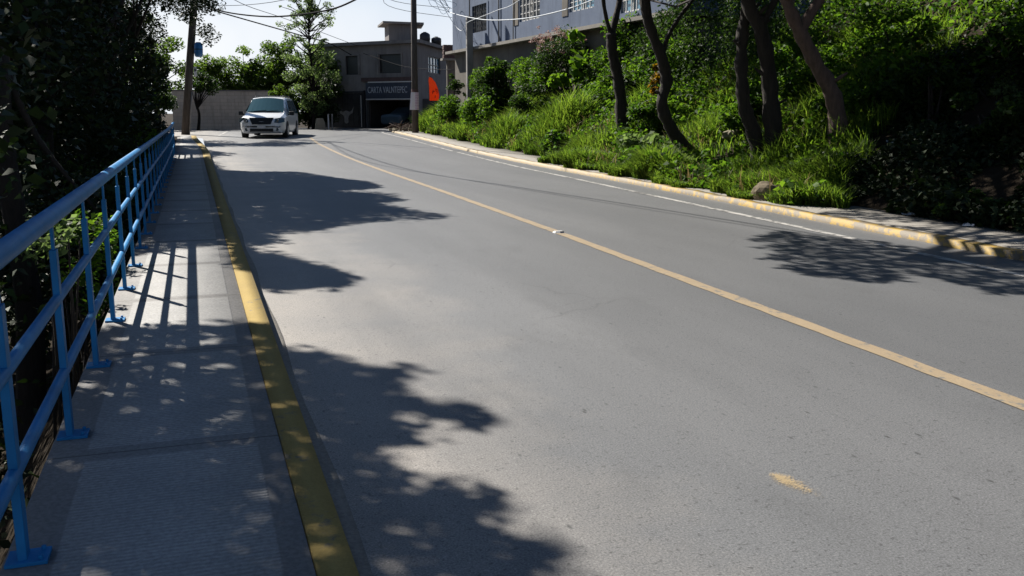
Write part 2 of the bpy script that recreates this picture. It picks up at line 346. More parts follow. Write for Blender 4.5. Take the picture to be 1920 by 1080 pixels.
# road: straight stretch, then a wide bend in front of the far wall
ys = np.concatenate([np.arange(-14, 22, 2.), np.arange(22, 62.1, .5)])
V = []; F = []; NXR = 24
for j, y in enumerate(ys):
    x0 = .42 - 8.5 * float(sm(43.5, 49.5, y)); x1 = float(Xk(y)) + .02 if y < 50 else 10.05 + 40 * float(sm(50, 52.5, y))
    for i in range(NXR + 1): V.append((x0 + (x1 - x0) * i / NXR, y, float(zr(y))))
for j in range(len(ys) - 1):
    for i in range(NXR):
        a = j * (NXR + 1) + i; F.append((a, a + 1, a + NXR + 2, a + NXR + 1))
tag(npmesh("road", np.array(V), [np.array(F)], 'asphalt'), kind="structure")
V, F = grid(np.linspace(-400, 400, 9), np.array([61.9, 70, 120, 400, 900]), lambda X, Y: np.full(X.shape, .425))
tag(npmesh("ground", V, [F], 'soil'), kind="structure")
V, F = grid(np.linspace(0, 1, 70), np.concatenate([np.arange(-16, 6, 1.), np.arange(6, 58, .4)]), lambda X, Y: X)
xx = Xk(V[:, 1]) + .9 + 55 * V[:, 0] ** 1.9; V = np.stack([xx, V[:, 1], bank(xx, V[:, 1])], 1)
kp = bank(V[:, 0], V[:, 1])
tag(npmesh("hillside", V, [F], 'soil', smooth=True), kind="structure")
V, F = grid(np.linspace(0, 1, 44), np.arange(-16, 62.1, .8), lambda X, Y: X)
xx = -.57 - 50 * V[:, 0] ** 2; V = np.stack([xx, V[:, 1], ravine(xx, V[:, 1])], 1)
tag(npmesh("ravine", V, [F], 'soil', smooth=True), kind="structure")

def strip(name, ys, xa, xb, za, zb, mat, kind="structure"):
    """a slab between two lines of x (functions of y), top zb, bottom za, with side faces"""
    V = []; F = []
    for y in ys:
        a, b, lo, hi = xa(y), xb(y), za(y), zb(y)
        V += [(a, y, lo), (a, y, hi), (b, y, hi), (b, y, lo)]
    for j in range(len(ys) - 1):
        for i in range(3): F.append((4 * j + i, 4 * j + i + 1, 4 * j + 5 + i, 4 * j + 4 + i))
    n = 4 * (len(ys) - 1); F += [(0, 3, 2, 1), (n, n + 1, n + 2, n + 3)]
    o = npmesh(name, np.array(V), [np.array(F)], mat); return tag(o, kind=kind) if kind else o
YL = np.arange(-8, 43.6, .5)
def kin(y): return .265 - .32 * float(sm(31, 44, y))
def KW(y): return .112 + .0034 * max(0, min(y, 30) - 2.5)
strip("sidewalk", YL, lambda y: -.60, lambda y: kin(y) - .004, lambda y: float(zr(y)) - .75, lambda y: float(zr(y)) + .12, 'walk')
strip("kerb", YL, kin, lambda y: kin(y) + KW(y), lambda y: float(zr(y)) - .05, lambda y: float(zr(y)) + .124, 'kerb')
strip("gutter", YL, lambda y: kin(y) + KW(y) + .001, lambda y: kin(y) + KW(y) + .075 + .012 * math.sin(y * 2.3), lambda y: float(zr(y)) - .03, lambda y: float(zr(y)) + .006, 'walk2')
YR = np.arange(-6, 50.1, .5)
def wob(y): return .012 * math.sin(3.1 * y) + .008 * math.sin(7.7 * y + 1)
strip("kerb", np.concatenate([np.arange(6.95, 50.1, .3)]), lambda y: float(Xk(y)) + wob(y), lambda y: float(Xk(y)) + .17, lambda y: float(zr(y)) - .05, lambda y: float(zr(y)) + .082 + .5 * wob(y * 1.3), 'kerb_old')
strip("kerb", np.arange(-6, 6.96, .3), lambda y: float(Xk(y)) + wob(y), lambda y: float(Xk(y)) + .17, lambda y: float(zr(y)) - .05, lambda y: float(zr(y)) + .088, 'walk2')
strip("sidewalk", YR, lambda y: float(Xk(y)) + .172, lambda y: float(Xk(y)) + 1.25, lambda y: float(zr(y)) - .05, lambda y: float(zr(y)) + .086, 'walk2')
def flat(name, ys, xc, w, mat, dz=.004):
    V = []; F = []
    for y in ys:
        x = xc(y); V += [(x - w / 2 + .006 * math.sin(9 * y), y, float(zr(y)) + dz), (x + w / 2 + .006 * math.sin(7 * y + 2), y, float(zr(y)) + dz)]
    for j in range(len(ys) - 1): F.append((2 * j, 2 * j + 1, 2 * j + 3, 2 * j + 2))
    return tag(npmesh(name, np.array(V), [np.array(F)], mat), kind="structure")
CY = [-8, 3.35, 10.36, 16.15, 24, 30.8, 38, 46]; CX = [3.3, 3.80, 4.10, 4.27, 4.45, 4.55, 4.72, 5.2]
flat("road_marking", np.arange(-8, 44, .25), lambda y: float(np.interp(y, CY, CX)), .125, 'yellow_line')
WY = [-8, 7.1, 9.7, 18.96, 28.3, 40, 47.85, 51]; WX = [6.0, 6.95, 7.16, 7.85, 8.45, 8.98, 9.28, 9.7]
flat("road_marking", np.arange(5.6, 50, .25), lambda y: float(np.interp(y, WY, WX)), .11, 'white_line')
flat("road_marking", np.arange(45.5, 53, .5), lambda y: 1.16 + (y - 46) * .093, .12, 'white_line')
# splash of line paint spilt in the lane: a film that breaks up into speckle away from its core
def mat_spill():
    m, N, L, B = new_mat("paint_spill"); p = geo_pos(N); X = sepx(N, L, p)
    u = math_(N, L, 'ADD', math_(N, L, 'MULTIPLY', math_(N, L, 'SUBTRACT', X[0], 2.12), .15), math_(N, L, 'MULTIPLY', math_(N, L, 'SUBTRACT', X[1], 2.965), -.99))
    v = math_(N, L, 'ADD', math_(N, L, 'MULTIPLY', math_(N, L, 'SUBTRACT', X[0], 2.12), .99), math_(N, L, 'MULTIPLY', math_(N, L, 'SUBTRACT', X[1], 2.965), .15))
    up = math_(N, L, 'MAXIMUM', u, 0.); un = math_(N, L, 'MAXIMUM', math_(N, L, 'MULTIPLY', u, -1.), 0.)
    wv = math_(N, L, 'DIVIDE', math_(N, L, 'ABSOLUTE', v), math_(N, L, 'ADD', math_(N, L, 'MULTIPLY', up, .35), .042))
    d = math_(N, L, 'ADD', math_(N, L, 'ADD', math_(N, L, 'MULTIPLY', wv, .55), math_(N, L, 'MULTIPLY', up, 2.9)), math_(N, L, 'MULTIPLY', un, 9.))
    f = math_(N, L, 'ADD', math_(N, L, 'MULTIPLY', noise(N, L, p, 120, 3, .7), 1.5), math_(N, L, 'MULTIPLY', noise(N, L, p, 18, 3), .35))
    a = math_(N, L, 'SUBTRACT', math_(N, L, 'SUBTRACT', f, .24), d)
    al = N.new("ShaderNodeMapRange"); L.new(a, al.inputs[0]); al.inputs[1].default_value = .12; al.inputs[2].default_value = .42
    B.inputs["Base Color"].default_value = (.42, .31, .16, 1); B.inputs["Roughness"].default_value = .7; al.inputs[4].default_value = .6; L.new(al.outputs[0], B.inputs["Alpha"]); return m
V, F = grid(np.linspace(1.9, 2.75, 3), np.linspace(2.2, 3.2, 3), lambda X, Y: np.full(X.shape, .004))
tag(npmesh("paint_spill", V, [F], mat_spill()), kind="structure")
# road stud on the centre line
st = thing("road_stud", "small pale reflector stud sitting on the yellow centre line", "road stud", (4.09, 10.36, .004))
mb = MB(); mb.add([(-.06, -.05, 0), (.06, -.05, 0), (.06, .05, 0), (-.06, .05, 0), (-.045, -.02, .022), (.045, -.02, .022), (.045, .02, .022), (-.045, .02, .022)],
       [(0, 1, 5, 4), (1, 2, 6, 5), (2, 3, 7, 6), (3, 0, 4, 7), (4, 5, 6, 7)]); mb.build("stud_body", 'white_trim', st, local=True)
MB().box((.03, -.0385, .0125), (.05, .002, .014), [(1, 0, 0), (0, .8, .6), (0, -.6, .8)]).build("reflector", 'dark', st, local=True)

# ------------------------------------------------------------------ blue railing on the left
RX = -.545
def sz(y): return float(zr(y)) + .12
rail = thing("pedestrian_railing", "blue steel pedestrian railing with three rails along the left edge of the concrete sidewalk", "railing", (RX, 0, .12))
RYS = np.arange(-1.0, 31.9, .6)
MB().tube([(RX, y, sz(y) + .90) for y in list(RYS) + [31.7]], .0345, 16).build("handrail", 'blue', rail, True)
for h in (.575, .275):
    MB().tube([(RX, y, sz(y) + h) for y in list(RYS) + [31.6]], .0205, 12).build("rail", 'blue', rail, True)
def post_mesh():
    m = MB(); m.box((0, 0, .385), (.026, .058, .77)); m.box((0, .0, .825), (.012, .034, .112)); return m
p0 = post_mesh().build("post", 'blue', rail, local=True, bevel=.003)
b0 = MB().box((.012, 0, .006), (.115, .10, .012)).tube([(.05, .032, .012), (.05, .032, .024)], .008, 6).tube([(.05, -.032, .012), (.05, -.032, .024)], .008, 6).build("base_plate", 'blue', p0, local=True, bevel=.002)
yp = .62; first = True
while yp < 31.7:
    o, b = (p0, b0)
    if not first:
        o = p0.copy(); COL.objects.link(o); o.parent = rail; b = b0.copy(); COL.objects.link(b); b.parent = o
    o.location = (0, yp, sz(yp) - .12); first = False; yp += 1.135

# ------------------------------------------------------------------ foliage helpers
SV = np.array([-.53, .99, 1.0])
def frames(n, updown=.5):
    N = RNG.normal(size=(n, 3)); N[:, 2] = np.abs(N[:, 2]) + updown; N /= np.linalg.norm(N, axis=1)[:, None]
    T = RNG.normal(size=(n, 3)); T -= N * (T * N).sum(1)[:, None]; T /= np.linalg.norm(T, axis=1)[:, None]
    return N, T, np.cross(N, T)
def leafset(C, size, aspect=.5, updown=.5):
    n = len(C); N, T, S = frames(n, updown); s = (size * (.65 + .7 * RNG.random(n)))[:, None]
    V = np.stack([C - T * s * .5, C + S * s * aspect * .5 + N * s * .08 + T * s * .02, C + T * s * .5 - N * s * .1, C - S * s * aspect * .5 + N * s * .08 + T * s * .02], 1).reshape(-1, 3)
    return V, np.arange(4 * n).reshape(n, 4)
def in_clumps(clumps, n):
    """points in ellipsoids (x,y,z,rx,ry,rz), denser towards the shell"""
    cl = np.array(clumps, float); w = (cl[:, 3] * cl[:, 4] * cl[:, 5]) ** (.75); k = RNG.choice(len(cl), n, p=w / w.sum())
    d = RNG.normal(size=(n, 3)); d /= np.linalg.norm(d, axis=1)[:, None]
    return cl[k, :3] + d * (RNG.random(n) ** .45)[:, None] * cl[k, 3:]
def leaves(name, C, size, mat, parent, aspect=.5, updown=.5):
    V, F = leafset(C, size, aspect, updown); return npmesh(name, V, [F], mat, parent)
def scatter_clumps(c, r, n, cr, jitter=.3):
    out = []
    for _ in range(n):
        d = RNG.normal(size=3); d /= np.linalg.norm(d); q = RNG.random() ** .5
        s = cr * (1 + jitter * RNG.normal()) ; s = max(s, cr * .4)
        out.append((c[0] + d[0] * q * r[0], c[1] + d[1] * q * r[1], c[2] + d[2] * q * r[2], s, s, s * .75))
    return out
def blades(P, h, w, lean=.35, mat='grass', name="grass", parent=None, dirbias=None):
    n = len(P); a = RNG.random(n) * 2 * np.pi; D = np.stack([np.cos(a), np.sin(a), np.zeros(n)], 1); S = np.stack([-np.sin(a), np.cos(a), np.zeros(n)], 1)
    if dirbias is not None: D = D + np.array(dirbias)
    h = (h * (.6 + .8 * RNG.random(n)))[:, None]; ln = (lean * (.3 + 1.2 * RNG.random(n)))[:, None]; ww = np.broadcast_to(np.asarray(w, float).reshape(-1, 1) if np.ndim(w) else w, (n, 1))
    m = P + D * h * ln * .35 + np.array([0, 0, 1.]) * h * .6; t = P + D * h * ln * 1.15 + np.array([0, 0, 1.]) * h * (1 - .25 * ln)
    V = np.stack([P - S * ww * .5, P + S * ww * .5, m + S * ww * .42, m - S * ww * .42, t], 1).reshape(-1, 3); i = np.arange(n)[:, None] * 5
    return npmesh(name, V, [i + np.array([[0, 1, 2, 3]]), i + np.array([[3, 2, 4]])], mat, parent)
def inside(px, py, poly):
    r = np.zeros(len(px), bool); n = len(poly)
    for i in range(n):
        x1, y1 = poly[i]; x2, y2 = poly[(i + 1) % n]
        if y1 == y2: continue
        c = ((y1 > py) != (y2 > py)) & (px < (x2 - x1) * (py - y1) / (y2 - y1) + x1); r ^= c
    return r
# outlines of the crowns' shadows on the carriageway: they shape how far the crowns reach out over it
SH_C = [(0.48, 5.72), (0.63, 5.63), (0.75, 5.36), (0.86, 5.1), (1.02, 5.11), (1.13, 4.93), (0.97, 4.89), (0.89, 4.55), (1.03, 4.37), (1.2, 4.31), (1.29, 4.06), (1.11, 3.99), (0.99, 4.21), (0.85, 4.34), (0.79, 4.27), (0.85, 4.05), (0.91, 3.84), (0.76, 3.85), (0.64, 3.86), (0.68, 3.68), (0.7, 3.46), (0.77, 3.38), (0.89, 3.34), (1.03, 3.13), (0.85, 3.06), (0.94, 2.91), (1.03, 2.77), (1.09, 2.64), (0.94, 2.52), (0.94, 2.15), (1.1, 1.0), (.9, -4), (-.8, -4), (-0.9, 3.7), (-0.75, 5.51), (-0.68, 6.1), (0.16, 5.9), (0.27, 5.8)]
SH_B = [(0.38, 10.95), (0.51, 10.04), (0.7, 9.77), (0.91, 9.15), (1.11, 8.74), (1.29, 8.08), (1.11, 7.73), (0.88, 7.68), (0.42, 7.84), (0.36, 8.41)]
SH_A = [(0.58, 24.77), (1.42, 23.66), (2.4, 23.34), (3.03, 20.61), (3.44, 19.62), (3.43, 17.83), (2.36, 17.41), (3.02, 16.69), (3.27, 15.18), (2.69, 14.89), (2.95, 13.72), (3.32, 12.6), (2.77, 12.23), (2.21, 12.29), (1.59, 11.88), (1.41, 11.54), (1.05, 11.77), (0.76, 11.33), (0.82, 10.58), (0.59, 10.43), (0.37, 10.73), (0.24, 9.7), (-0.73, 9.1), (-0.73, 11.83), (-0.68, 27.5), (0.40, 28.2), (0.51, 26.5)]
SH_D = [(-0.74, 46.39), (0.44, 43.53), (1.85, 40.57), (1.33, 38.11), (0.37, 37.13), (-0.74, 38.53)]
SH_E = [(-.74, 29.6), (.5, 29.9), (.55, 31.5), (1.3, 31.2), (.5, 34.5), (-.74, 35.5)]
SH_R = [(5.8, 9.12), (5.99, 8.83), (5.58, 8.62), (5.69, 8.29), (5.17, 7.88), (5.37, 7.64), (5.04, 7.41), (5.06, 6.94), (5.2, 6.62), (5.42, 6.4), (5.73, 6.38), (5.87, 6.67), (6.04, 6.47), (6.01, 6.07), (5.86, 5.75), (6.14, 5.55), (6.05, 4.66), (7.54, 4.96), (8.32, 6.48), (7.63, 6.94), (7.31, 7.43), (7.26, 7.96), (7.26, 8.54), (6.95, 8.98), (6.83, 9.43), (6.74, 9.84)]
GAPS = np.array([(-0.26, 6.04, 0.11), (-0.1, 6.08, 0.09), (0.14, 6.13, 0.12), (0.08, 5.52, 0.09), (-0.05, 5.37, 0.1), (0.01, 4.92, 0.08), (-0.49, 4.72, 0.07), (-0.38, 4.62, 0.06), (-0.44, 3.63, 0.07), (-0.27, 3.12, 0.05), (-0.15, 2.92, 0.04), (-0.51, 4.01, 0.05), (0.23, 5.07, 0.07), (0.33, 4.74, 0.07), (-0.43, 7.02, 0.13), (-0.17, 6.63, 0.13), (0.07, 6.74, 0.13), (0.25, 6.4, 0.1), (-0.11, 4.87, 0.06), (-0.2, 3.01, 0.05), (-0.45, 5.09, 0.05)])
def keep_left(C):
    g = C[:, 2] - .05; n_ = len(C); gx = C[:, 0] + .53 * g; gy = C[:, 1] - .99 * g
    cel = np.floor(C * 3.7 + .8 * np.sin(C[:, [1, 2, 0]] * 2.3)) @ np.array([12.9898, 78.233, 37.719]); hs1 = np.modf(np.abs(np.sin(cel) * 43758.5453))[0] - .5; hs2 = np.modf(np.abs(np.sin(cel * 1.7 + 3) * 24634.6345))[0] - .5
    jx = .16 * hs1 + RNG.normal(0, .04, n_); jy = .26 * hs2 + RNG.normal(0, .07, n_)
    far = np.clip(gy / 7, .7, 2.4); gx = gx + jx * far; gy = gy + jy * far; ok = np.zeros(n_, bool)
    for p in (SH_C, SH_B, SH_A, SH_D, SH_E): ok |= inside(gx, gy, p)
    dx = (gx[:, None] - GAPS[None, :, 0]); dy = gy[:, None] - GAPS[None, :, 1]
    ok &= ~((dx * dx + dy * dy * .7) < GAPS[None, :, 2] ** 2).any(1)
    f_ = np.sin(gx * 19 + gy * 5 + .6 * np.sin(gy * 9)) + np.sin(gy * 13 - gx * 7 + 1) + .8 * np.sin(gx * 33 - gy * 24)
    ok &= ~((gx < .42) & (gy > 2.2) & (gy < 6.3) & (f_ > 1.25))
    on = (gx > -.66) & (gy < 46)
    clear = (C[:, 0] < -.78) | (C[:, 2] > 3.4)
    return (~on | ok) & clear
def keep_right(C):
    g = C[:, 2] - .05; gx = C[:, 0] + .53 * g; gy = C[:, 1] - .99 * g
    on = (gx < Xk(gy) + .1); return ~on | inside(gx, gy, SH_R)
def shade_points(polys, n, h0, h1, zf=None):
    """clump centres above the sun side of the shade, then points around them"""
    out = []
    areas = []
    for p in polys:
        a = np.array(p); areas.append(.5 * abs(np.dot(a[:, 0], np.roll(a[:, 1], 1)) - np.dot(a[:, 1], np.roll(a[:, 0], 1))))
    for p, ar in zip(polys, areas):
        a = np.array(p); lo, hi = a.min(0), a.max(0); m = int(n * ar / sum(areas)); q = []
        while sum(len(z) for z in q) < m:
            z = lo + (hi - lo) * RNG.random((m * 3, 2)); q.append(z[inside(z[:, 0], z[:, 1], p)])
        z = np.concatenate(q)[:m]
        hh = h0 + (h1 - h0) * (.5 + .5 * np.sin(z[:, 0] * 2.1 + z[:, 1] * .9)) * RNG.random(m) ** .6
        zb = .05 if zf is None else zf(z[:, 0], z[:, 1]) + .1
        out.append(np.stack([z[:, 0] - .53 * hh, z[:, 1] + .99 * hh, zb + hh], 1))
    return np.concatenate(out)
def branch_mb(mb, base, tips, r0, rt=.012, keep=None):
    base = np.array(base, float)
    for t in tips:
        t = np.array(t, float); mid = base * .5 + t * .5 + RNG.normal(size=3) * .12 * np.linalg.norm(t - base) * .5
        S = smooth_path([base, mid, t], 4)
        if keep is not None and not keep(np.array(S)).all(): continue
        mb.tube(S, list(np.linspace(r0, rt, 9)), 6)

# ------------------------------------------------------------------ trees on the left (ravine side)
left = [(-2.2, 6.2, "dark leafy tree nearest the camera behind the blue railing"), (-1.9, 11.0, "dark leafy tree over the middle of the blue railing, nearest row"),
        (-2.2, 16.2, "dark tree crowding the blue railing where its posts close up"), (-2.1, 21.5, "shaded tree rising just before the far end of the railing"),
        (-2.2, 27.0, "shaded tree beside the far end of the blue railing"), (-2.2, 33.0, "dark tree just past the railing end, before the leaning pole"),
        (-3.4, 14.0, "shaded tree at the left edge of the photo, second row behind the railing"), (-4.0, 19.0, "shaded tree deep in the ravine behind the middle of the railing"),
        (-4.3, 24.5, "shaded tree deep in the ravine behind the far half of the railing"), (-4.6, 31.0, "shaded tree in the back row beyond the railing's far end"),
        (-2.7, 38.5, "dark tree in the back row just left of the leaning pole"), (-5.2, 37.0, "tall dark tree filling the back of the thicket on the left"),
        (-7.2, 42.0, "tall dark tree at the far left of the thicket's back row"), (-5.0, 45.0, "tall dark tree at the very back of the left thicket"), (-2.4, 44.0, "tree with hanging dark leaves against the sky behind the leaning pole")]
SP = np.concatenate([shade_points([SH_C], 26000, 4.2, 7.6), shade_points([SH_B], 5200, 5.2, 8), shade_points([SH_A], 40000, 5.2, 9.0)])
SP = SP + RNG.normal(size=SP.shape) * .04
SP = SP[keep_left(SP)]
tx = np.array([t[:2] for t in left]); near = ((SP[:, None, :2] - tx[None]) ** 2 * np.array([.5, 1])).sum(2)[:, :6].argmin(1)
for k, (x, y, lab) in enumerate(left):
    zg = float(ravine(x, y)); t = thing("ravine_tree" if k < 14 else "roadside_tree", lab, "tree", (x, y, zg - .05), "trees along the left side of the road")
    top = 8.5 + 1.5 * math.sin(k * 2.1)
    mb = MB(); lean = .5 if k < 6 else .2
    pts = [(x, y, zg - .1), (x + .1, y + .15, zg + 1.6), (x + .1 * lean, y - .1, zg + 3.6), (x + .5 * lean, y + .2, 4.2), (x + .3, y, top - 1.5)]
    S = smooth_path(pts, 4); kk = keep_left(np.array(S)); kk[:6] = True; m_ = len(S) if kk.all() else int(np.argmin(kk))
    mb.tube(S[:m_], list(np.linspace(.17, .04, 17)[:m_]), 8)
    cl = []
    if k < 14:
        z0 = zg + .8
        nn = 48 if k < 10 else 70
        for _ in range(nn):
            a = RNG.random() * 6.28; rr = (.5 + 1.9 * RNG.random()) * (1 if k < 6 else 1.35); z = z0 + (top - z0) * RNG.random()
            s = .40 + .42 * RNG.random(); cx = x + rr * math.cos(a) * .8
            cl.append((cx, y + rr * math.sin(a) * 1.15, z, s, s * 1.1, s * .95))
        C = in_clumps(cl, 13000); sz_ = .105 if k < 3 else .16 if k < 8 else .22
        C = np.concatenate([C, np.stack([x + RNG.normal(0, 1.0, 900), y + RNG.normal(0, 1.5, 900), zg + .4 + (top - zg) * RNG.random(900)], 1)])
    else:
        for c, n, s in (((-1.0, 44.0, 6.6), 26, .5), ((.2, 44.5, 6.4), 22, .42), ((1.0, 44.8, 6.5), 12, .38), ((.8, 45.2, 4.85), 8, .28), ((-2.5, 43, 5), 34, .7), ((.2, 45, 5.6), 9, .3), ((-1.6, 44.5, 4.6), 12, .5)):
            cl += scatter_clumps(c, (1.1, .9, .9) if n > 10 else (.5, .4, .45), n, s)
        cl = [c for c in cl if not (c[0] > -.9 and c[2] < 4.4)]
        C = in_clumps(cl, 15000); sz_ = .13
    branch_mb(mb, S[min(m_ - 1, 9)], [c[:3] for c in cl[:14]], .05, .012, keep_left)
    C = C[keep_left(C)] if k < 14 else C[(C[:, 0] < 2.1)]
    if k < 6:
        S_ = SP[near == k]; C = np.concatenate([C, S_])
        if len(S_) > 20: branch_mb(mb, S[min(m_ - 1, 9)], S_[RNG.choice(len(S_), 16)], .06, .012, keep_left)
    mb.build("trunk", 'bark', t, True)
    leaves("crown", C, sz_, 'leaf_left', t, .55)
# low shrubs showing through the railing
for (x, y, z, r, n, mt, lab) in [(-1.0, 7.3, .55, .22, 260, 'leaf_pale', "sprig of pale sunlit leaves poking up just above the blue handrail"),
        (-.98, 8.6, .05, .42, 900, 'leaf_bush', "leafy shrub seen through the rails between near railing posts"),
        (-1.15, 13.5, .3, .5, 1200, 'leaf_dark', "dark shrub pressed against the middle of the railing"),
        (-1.2, 20.5, .5, .6, 1500, 'leaf_bush', "green shrub showing above the handrail before its far end"),
        (-1.3, 26.5, .6, .55, 1500, 'leaf_bush', "bushy green shrub above the far end of the handrail")]:
    zg = float(ravine(x, y)); t = thing("shrub", lab, "shrub", (x, y, zg - .05), "shrubs behind the blue railing")
    C = in_clumps(scatter_clumps((x, y, z), (r, r, r * 1.1), 9, r * .5), n); C = C[(C[:, 0] < -.66)]
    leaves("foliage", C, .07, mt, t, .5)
    mb = MB()
    for q in range(5): mb.tube([(x + .05 * q - .1, y, zg - .05), (x + RNG.normal(0, r * .5), y + RNG.normal(0, r * .5), z)], [.014, .005], 5)
    mb.build("stem", 'bark', t)

# ------------------------------------------------------------------ trees on the right bank
def roadtree(name, lab, paths, radii, clumps, n, size, bark='bark', leaf='leaf_right', extra=None, keep=True, twigs=10):
    b = paths[0][0]; zb = float(bank(b[0], b[1])); t = thing(name, lab, "tree", (b[0], b[1], min(b[2], zb)), "trees on the right bank")
    mb = MB()
    for P, (ra, rb) in zip(paths, radii):
        S = smooth_path(P, 5); R = np.linspace(ra, rb, len(S)) * (1 + .07 * np.sin(np.arange(len(S)) * 1.7))
        R = R * (1 + .05 * RNG.normal(size=len(S)))
        if P is paths[0]:
            k_ = np.arange(len(S)); R *= 1 + .55 * np.exp(-k_ / 2.2)
            for q in range(5):
                a_ = q * 1.26 + .5; r_ = radii[0][0]; mb.tube([S[2] + np.array((math.cos(a_), math.sin(a_), -.05)) * r_ * .5, S[1] + np.array((math.cos(a_) * r_ * 1.3, math.sin(a_) * r_ * 1.3, -.02)), S[0] + np.array((math.cos(a_) * r_ * 2.6, math.sin(a_) * r_ * 2.6, -.15))], [r_ * .5, r_ * .42, r_ * .2], 7, True, .08)
            for q in range(6):
                c_ = S[RNG.integers(4, len(S) - 3)]; a_ = RNG.random() * 6.28; d_ = np.array((math.cos(a_), math.sin(a_), .35 + .4 * RNG.random())); l_ = radii[0][0] * (1.15 + .7 * RNG.random() ** 2); mb.tube([c_, c_ + d_ * l_ * .6, c_ + d_ * l_], [.05, .035, .02], 6, True, .1)
        mb.tube(S, list(R), 12, True, .06)
    C = in_clumps(clumps, n)
    if extra is not None: C = np.concatenate([C, extra])
    if keep: C = C[keep_right(C)]
    for P in paths[-2:] if len(paths) > 1 else paths:
        k = RNG.choice(len(C), twigs); branch_mb(mb, P[-1], C[k], radii[min(len(paths) - 1, 1)][1], .012, keep_right)
    mb.build("trunk", bark, t, True); leaves("crown", C, size, leaf, t, .5); return t
t1 = [[(11.19, 23.6, .6), (11.13, 23.6, 1.58), (10.99, 23.6, 2.43), (10.82, 23.6, 3.05), (10.78, 23.6, 3.51)], [(10.78, 23.6, 3.45), (10.96, 23.7, 3.96), (11.13, 23.8, 4.65), (11.3, 24, 6.2)], [(10.78, 23.6, 3.45), (10.57, 23.5, 3.94), (10.42, 23.4, 4.48), (10.1, 23.2, 6.0)]]
roadtree("roadside_tree", "dark slender tree forking in a Y, leftmost of the bank trees", t1, [(.155, .135), (.10, .05), (.065, .035)], scatter_clumps((10.9, 23.8, 7.3), (1.8, 1.8, 1.1), 26, .5) + scatter_clumps((11.4, 24.0, 5.3), (.7, .6, .45), 9, .26), 6000, .13)
t2 = [[(10.38, 18.3, .4), (10.01, 18.3, .84), (9.73, 18.3, 1.23), (9.58, 18.3, 1.6), (9.67, 18.3, 2.1), (9.53, 18.3, 2.6), (9.29, 18.3, 3.09), (9.12, 18.3, 3.73), (9.0, 18.3, 5.4)], [(9.57, 18.3, 2.55), (9.72, 18.4, 2.99), (10.07, 18.5, 3.46), (10.5, 18.6, 3.94), (11.3, 18.8, 5.0)]]
roadtree("roadside_tree", "crooked dark tree with an S-shaped trunk and a thin side branch on the bank", t2, [(.135, .10), (.05, .035)], scatter_clumps((9.9, 18.6, 6.6), (1.8, 1.6, 1.1), 24, .5) + scatter_clumps((10.5, 18.9, 4.5), (.7, .6, .45), 9, .26) + scatter_clumps((9.2, 18.2, 4.6), (.35, .4, .4), 5, .22), 6500, .13)
SH_W = [(7.95, 10.6), (7.85, 8.2), (7.7, 5), (8.7, 4.5), (9.0, 11)]; SH_V = [(10.5, 15.5), (13.5, 15), (16.5, 19), (16, 26), (12.8, 26), (12.2, 20)]
RW_ = shade_points([SH_W], 2600, 4.2, 6.2); RW_ = RW_[np.sin(RW_[:, 0] * 3.1 + 1) * np.sin(RW_[:, 1] * 2.3) > -.15]
RP = shade_points([SH_R], 4200, 4.6, 7.0); RP = RP + RNG.normal(size=RP.shape) * .05
SH_S = [(8.9, 11.4), (8.6, 8.5), (8.7, 4.5), (15, 4.5), (15.5, 9.5), (12.8, 12.2), (10.8, 12.9)]; SH_T = [(9.0, 11.2), (10.6, 12.8), (12.4, 14.2), (11.5, 17.2), (9.4, 16.5)]
SP2 = shade_points([SH_S], 34000, 4.6, 6.5, bank); SP3 = shade_points([SH_T], 4000, 4.2, 6.0, bank)
SP3 = SP3[np.sin(SP3[:, 0] * 2.7) * np.sin(SP3[:, 1] * 2.1 + SP3[:, 2]) > -.25]
SP4 = shade_points([SH_V], 4500, 4.2, 6.4, bank); SP4 = SP4[np.sin(SP4[:, 0] * 1.6) * np.sin(SP4[:, 1] * 1.2 + SP4[:, 2]) > -.30]
t3 = [[(10.3, 15.5, .4), (10.05, 15.5, 1.08), (9.85, 15.5, 1.53), (9.74, 15.5, 2.21), (9.73, 15.5, 2.88), (9.79, 15.5, 3.45), (9.7, 15.5, 5.6)]]
roadtree("roadside_tree", "leaning dark trunk on the left of the close pair in the middle of the bank", t3, [(.135, .09)], scatter_clumps((9.7, 15.6, 5.0), (1.5, 1.2, 1.0), 20, .45) + scatter_clumps((10.6, 16.4, 4.1), (1.0, .8, .5), 10, .32), 5500, .12, extra=SP3)
t4 = [[(10.4, 15.2, .4), (10.26, 15.2, 1.33), (10.12, 15.2, 2.2), (9.9, 15.2, 2.96), (9.62, 15.2, 3.41), (9.3, 15.2, 5.0)], [(9.9, 15.2, 2.9), (10.1, 15.0, 3.5), (10.5, 14.9, 4.6)]]
roadtree("roadside_tree", "thick dark trunk on the right of the close pair in the middle of the bank", t4, [(.16, .11), (.07, .04)], scatter_clumps((10.4, 15, 5.4), (1.7, 1.6, 1.0), 26, .5) + scatter_clumps((11.3, 15.6, 4.3), (1.0, .9, .5), 10, .34), 6000, .12, extra=SP4)
t5 = [[(10.72, 13.8, .5), (10.64, 13.8, 1.25), (10.46, 13.8, 1.79), (10.13, 13.8, 2.23), (9.77, 13.8, 2.75), (9.54, 13.8, 3.13), (9.25, 13.8, 3.59), (8.86, 13.8, 4.15), (7.2, 13.6, 4.9), (5.0, 13.2, 5.3), (3.6, 12.9, 5.6)], [(9.77, 13.8, 2.75), (9.96, 13.8, 3.06), (10.2, 13.8, 3.41), (10.43, 13.8, 3.89), (11.2, 13.6, 5.2)]]
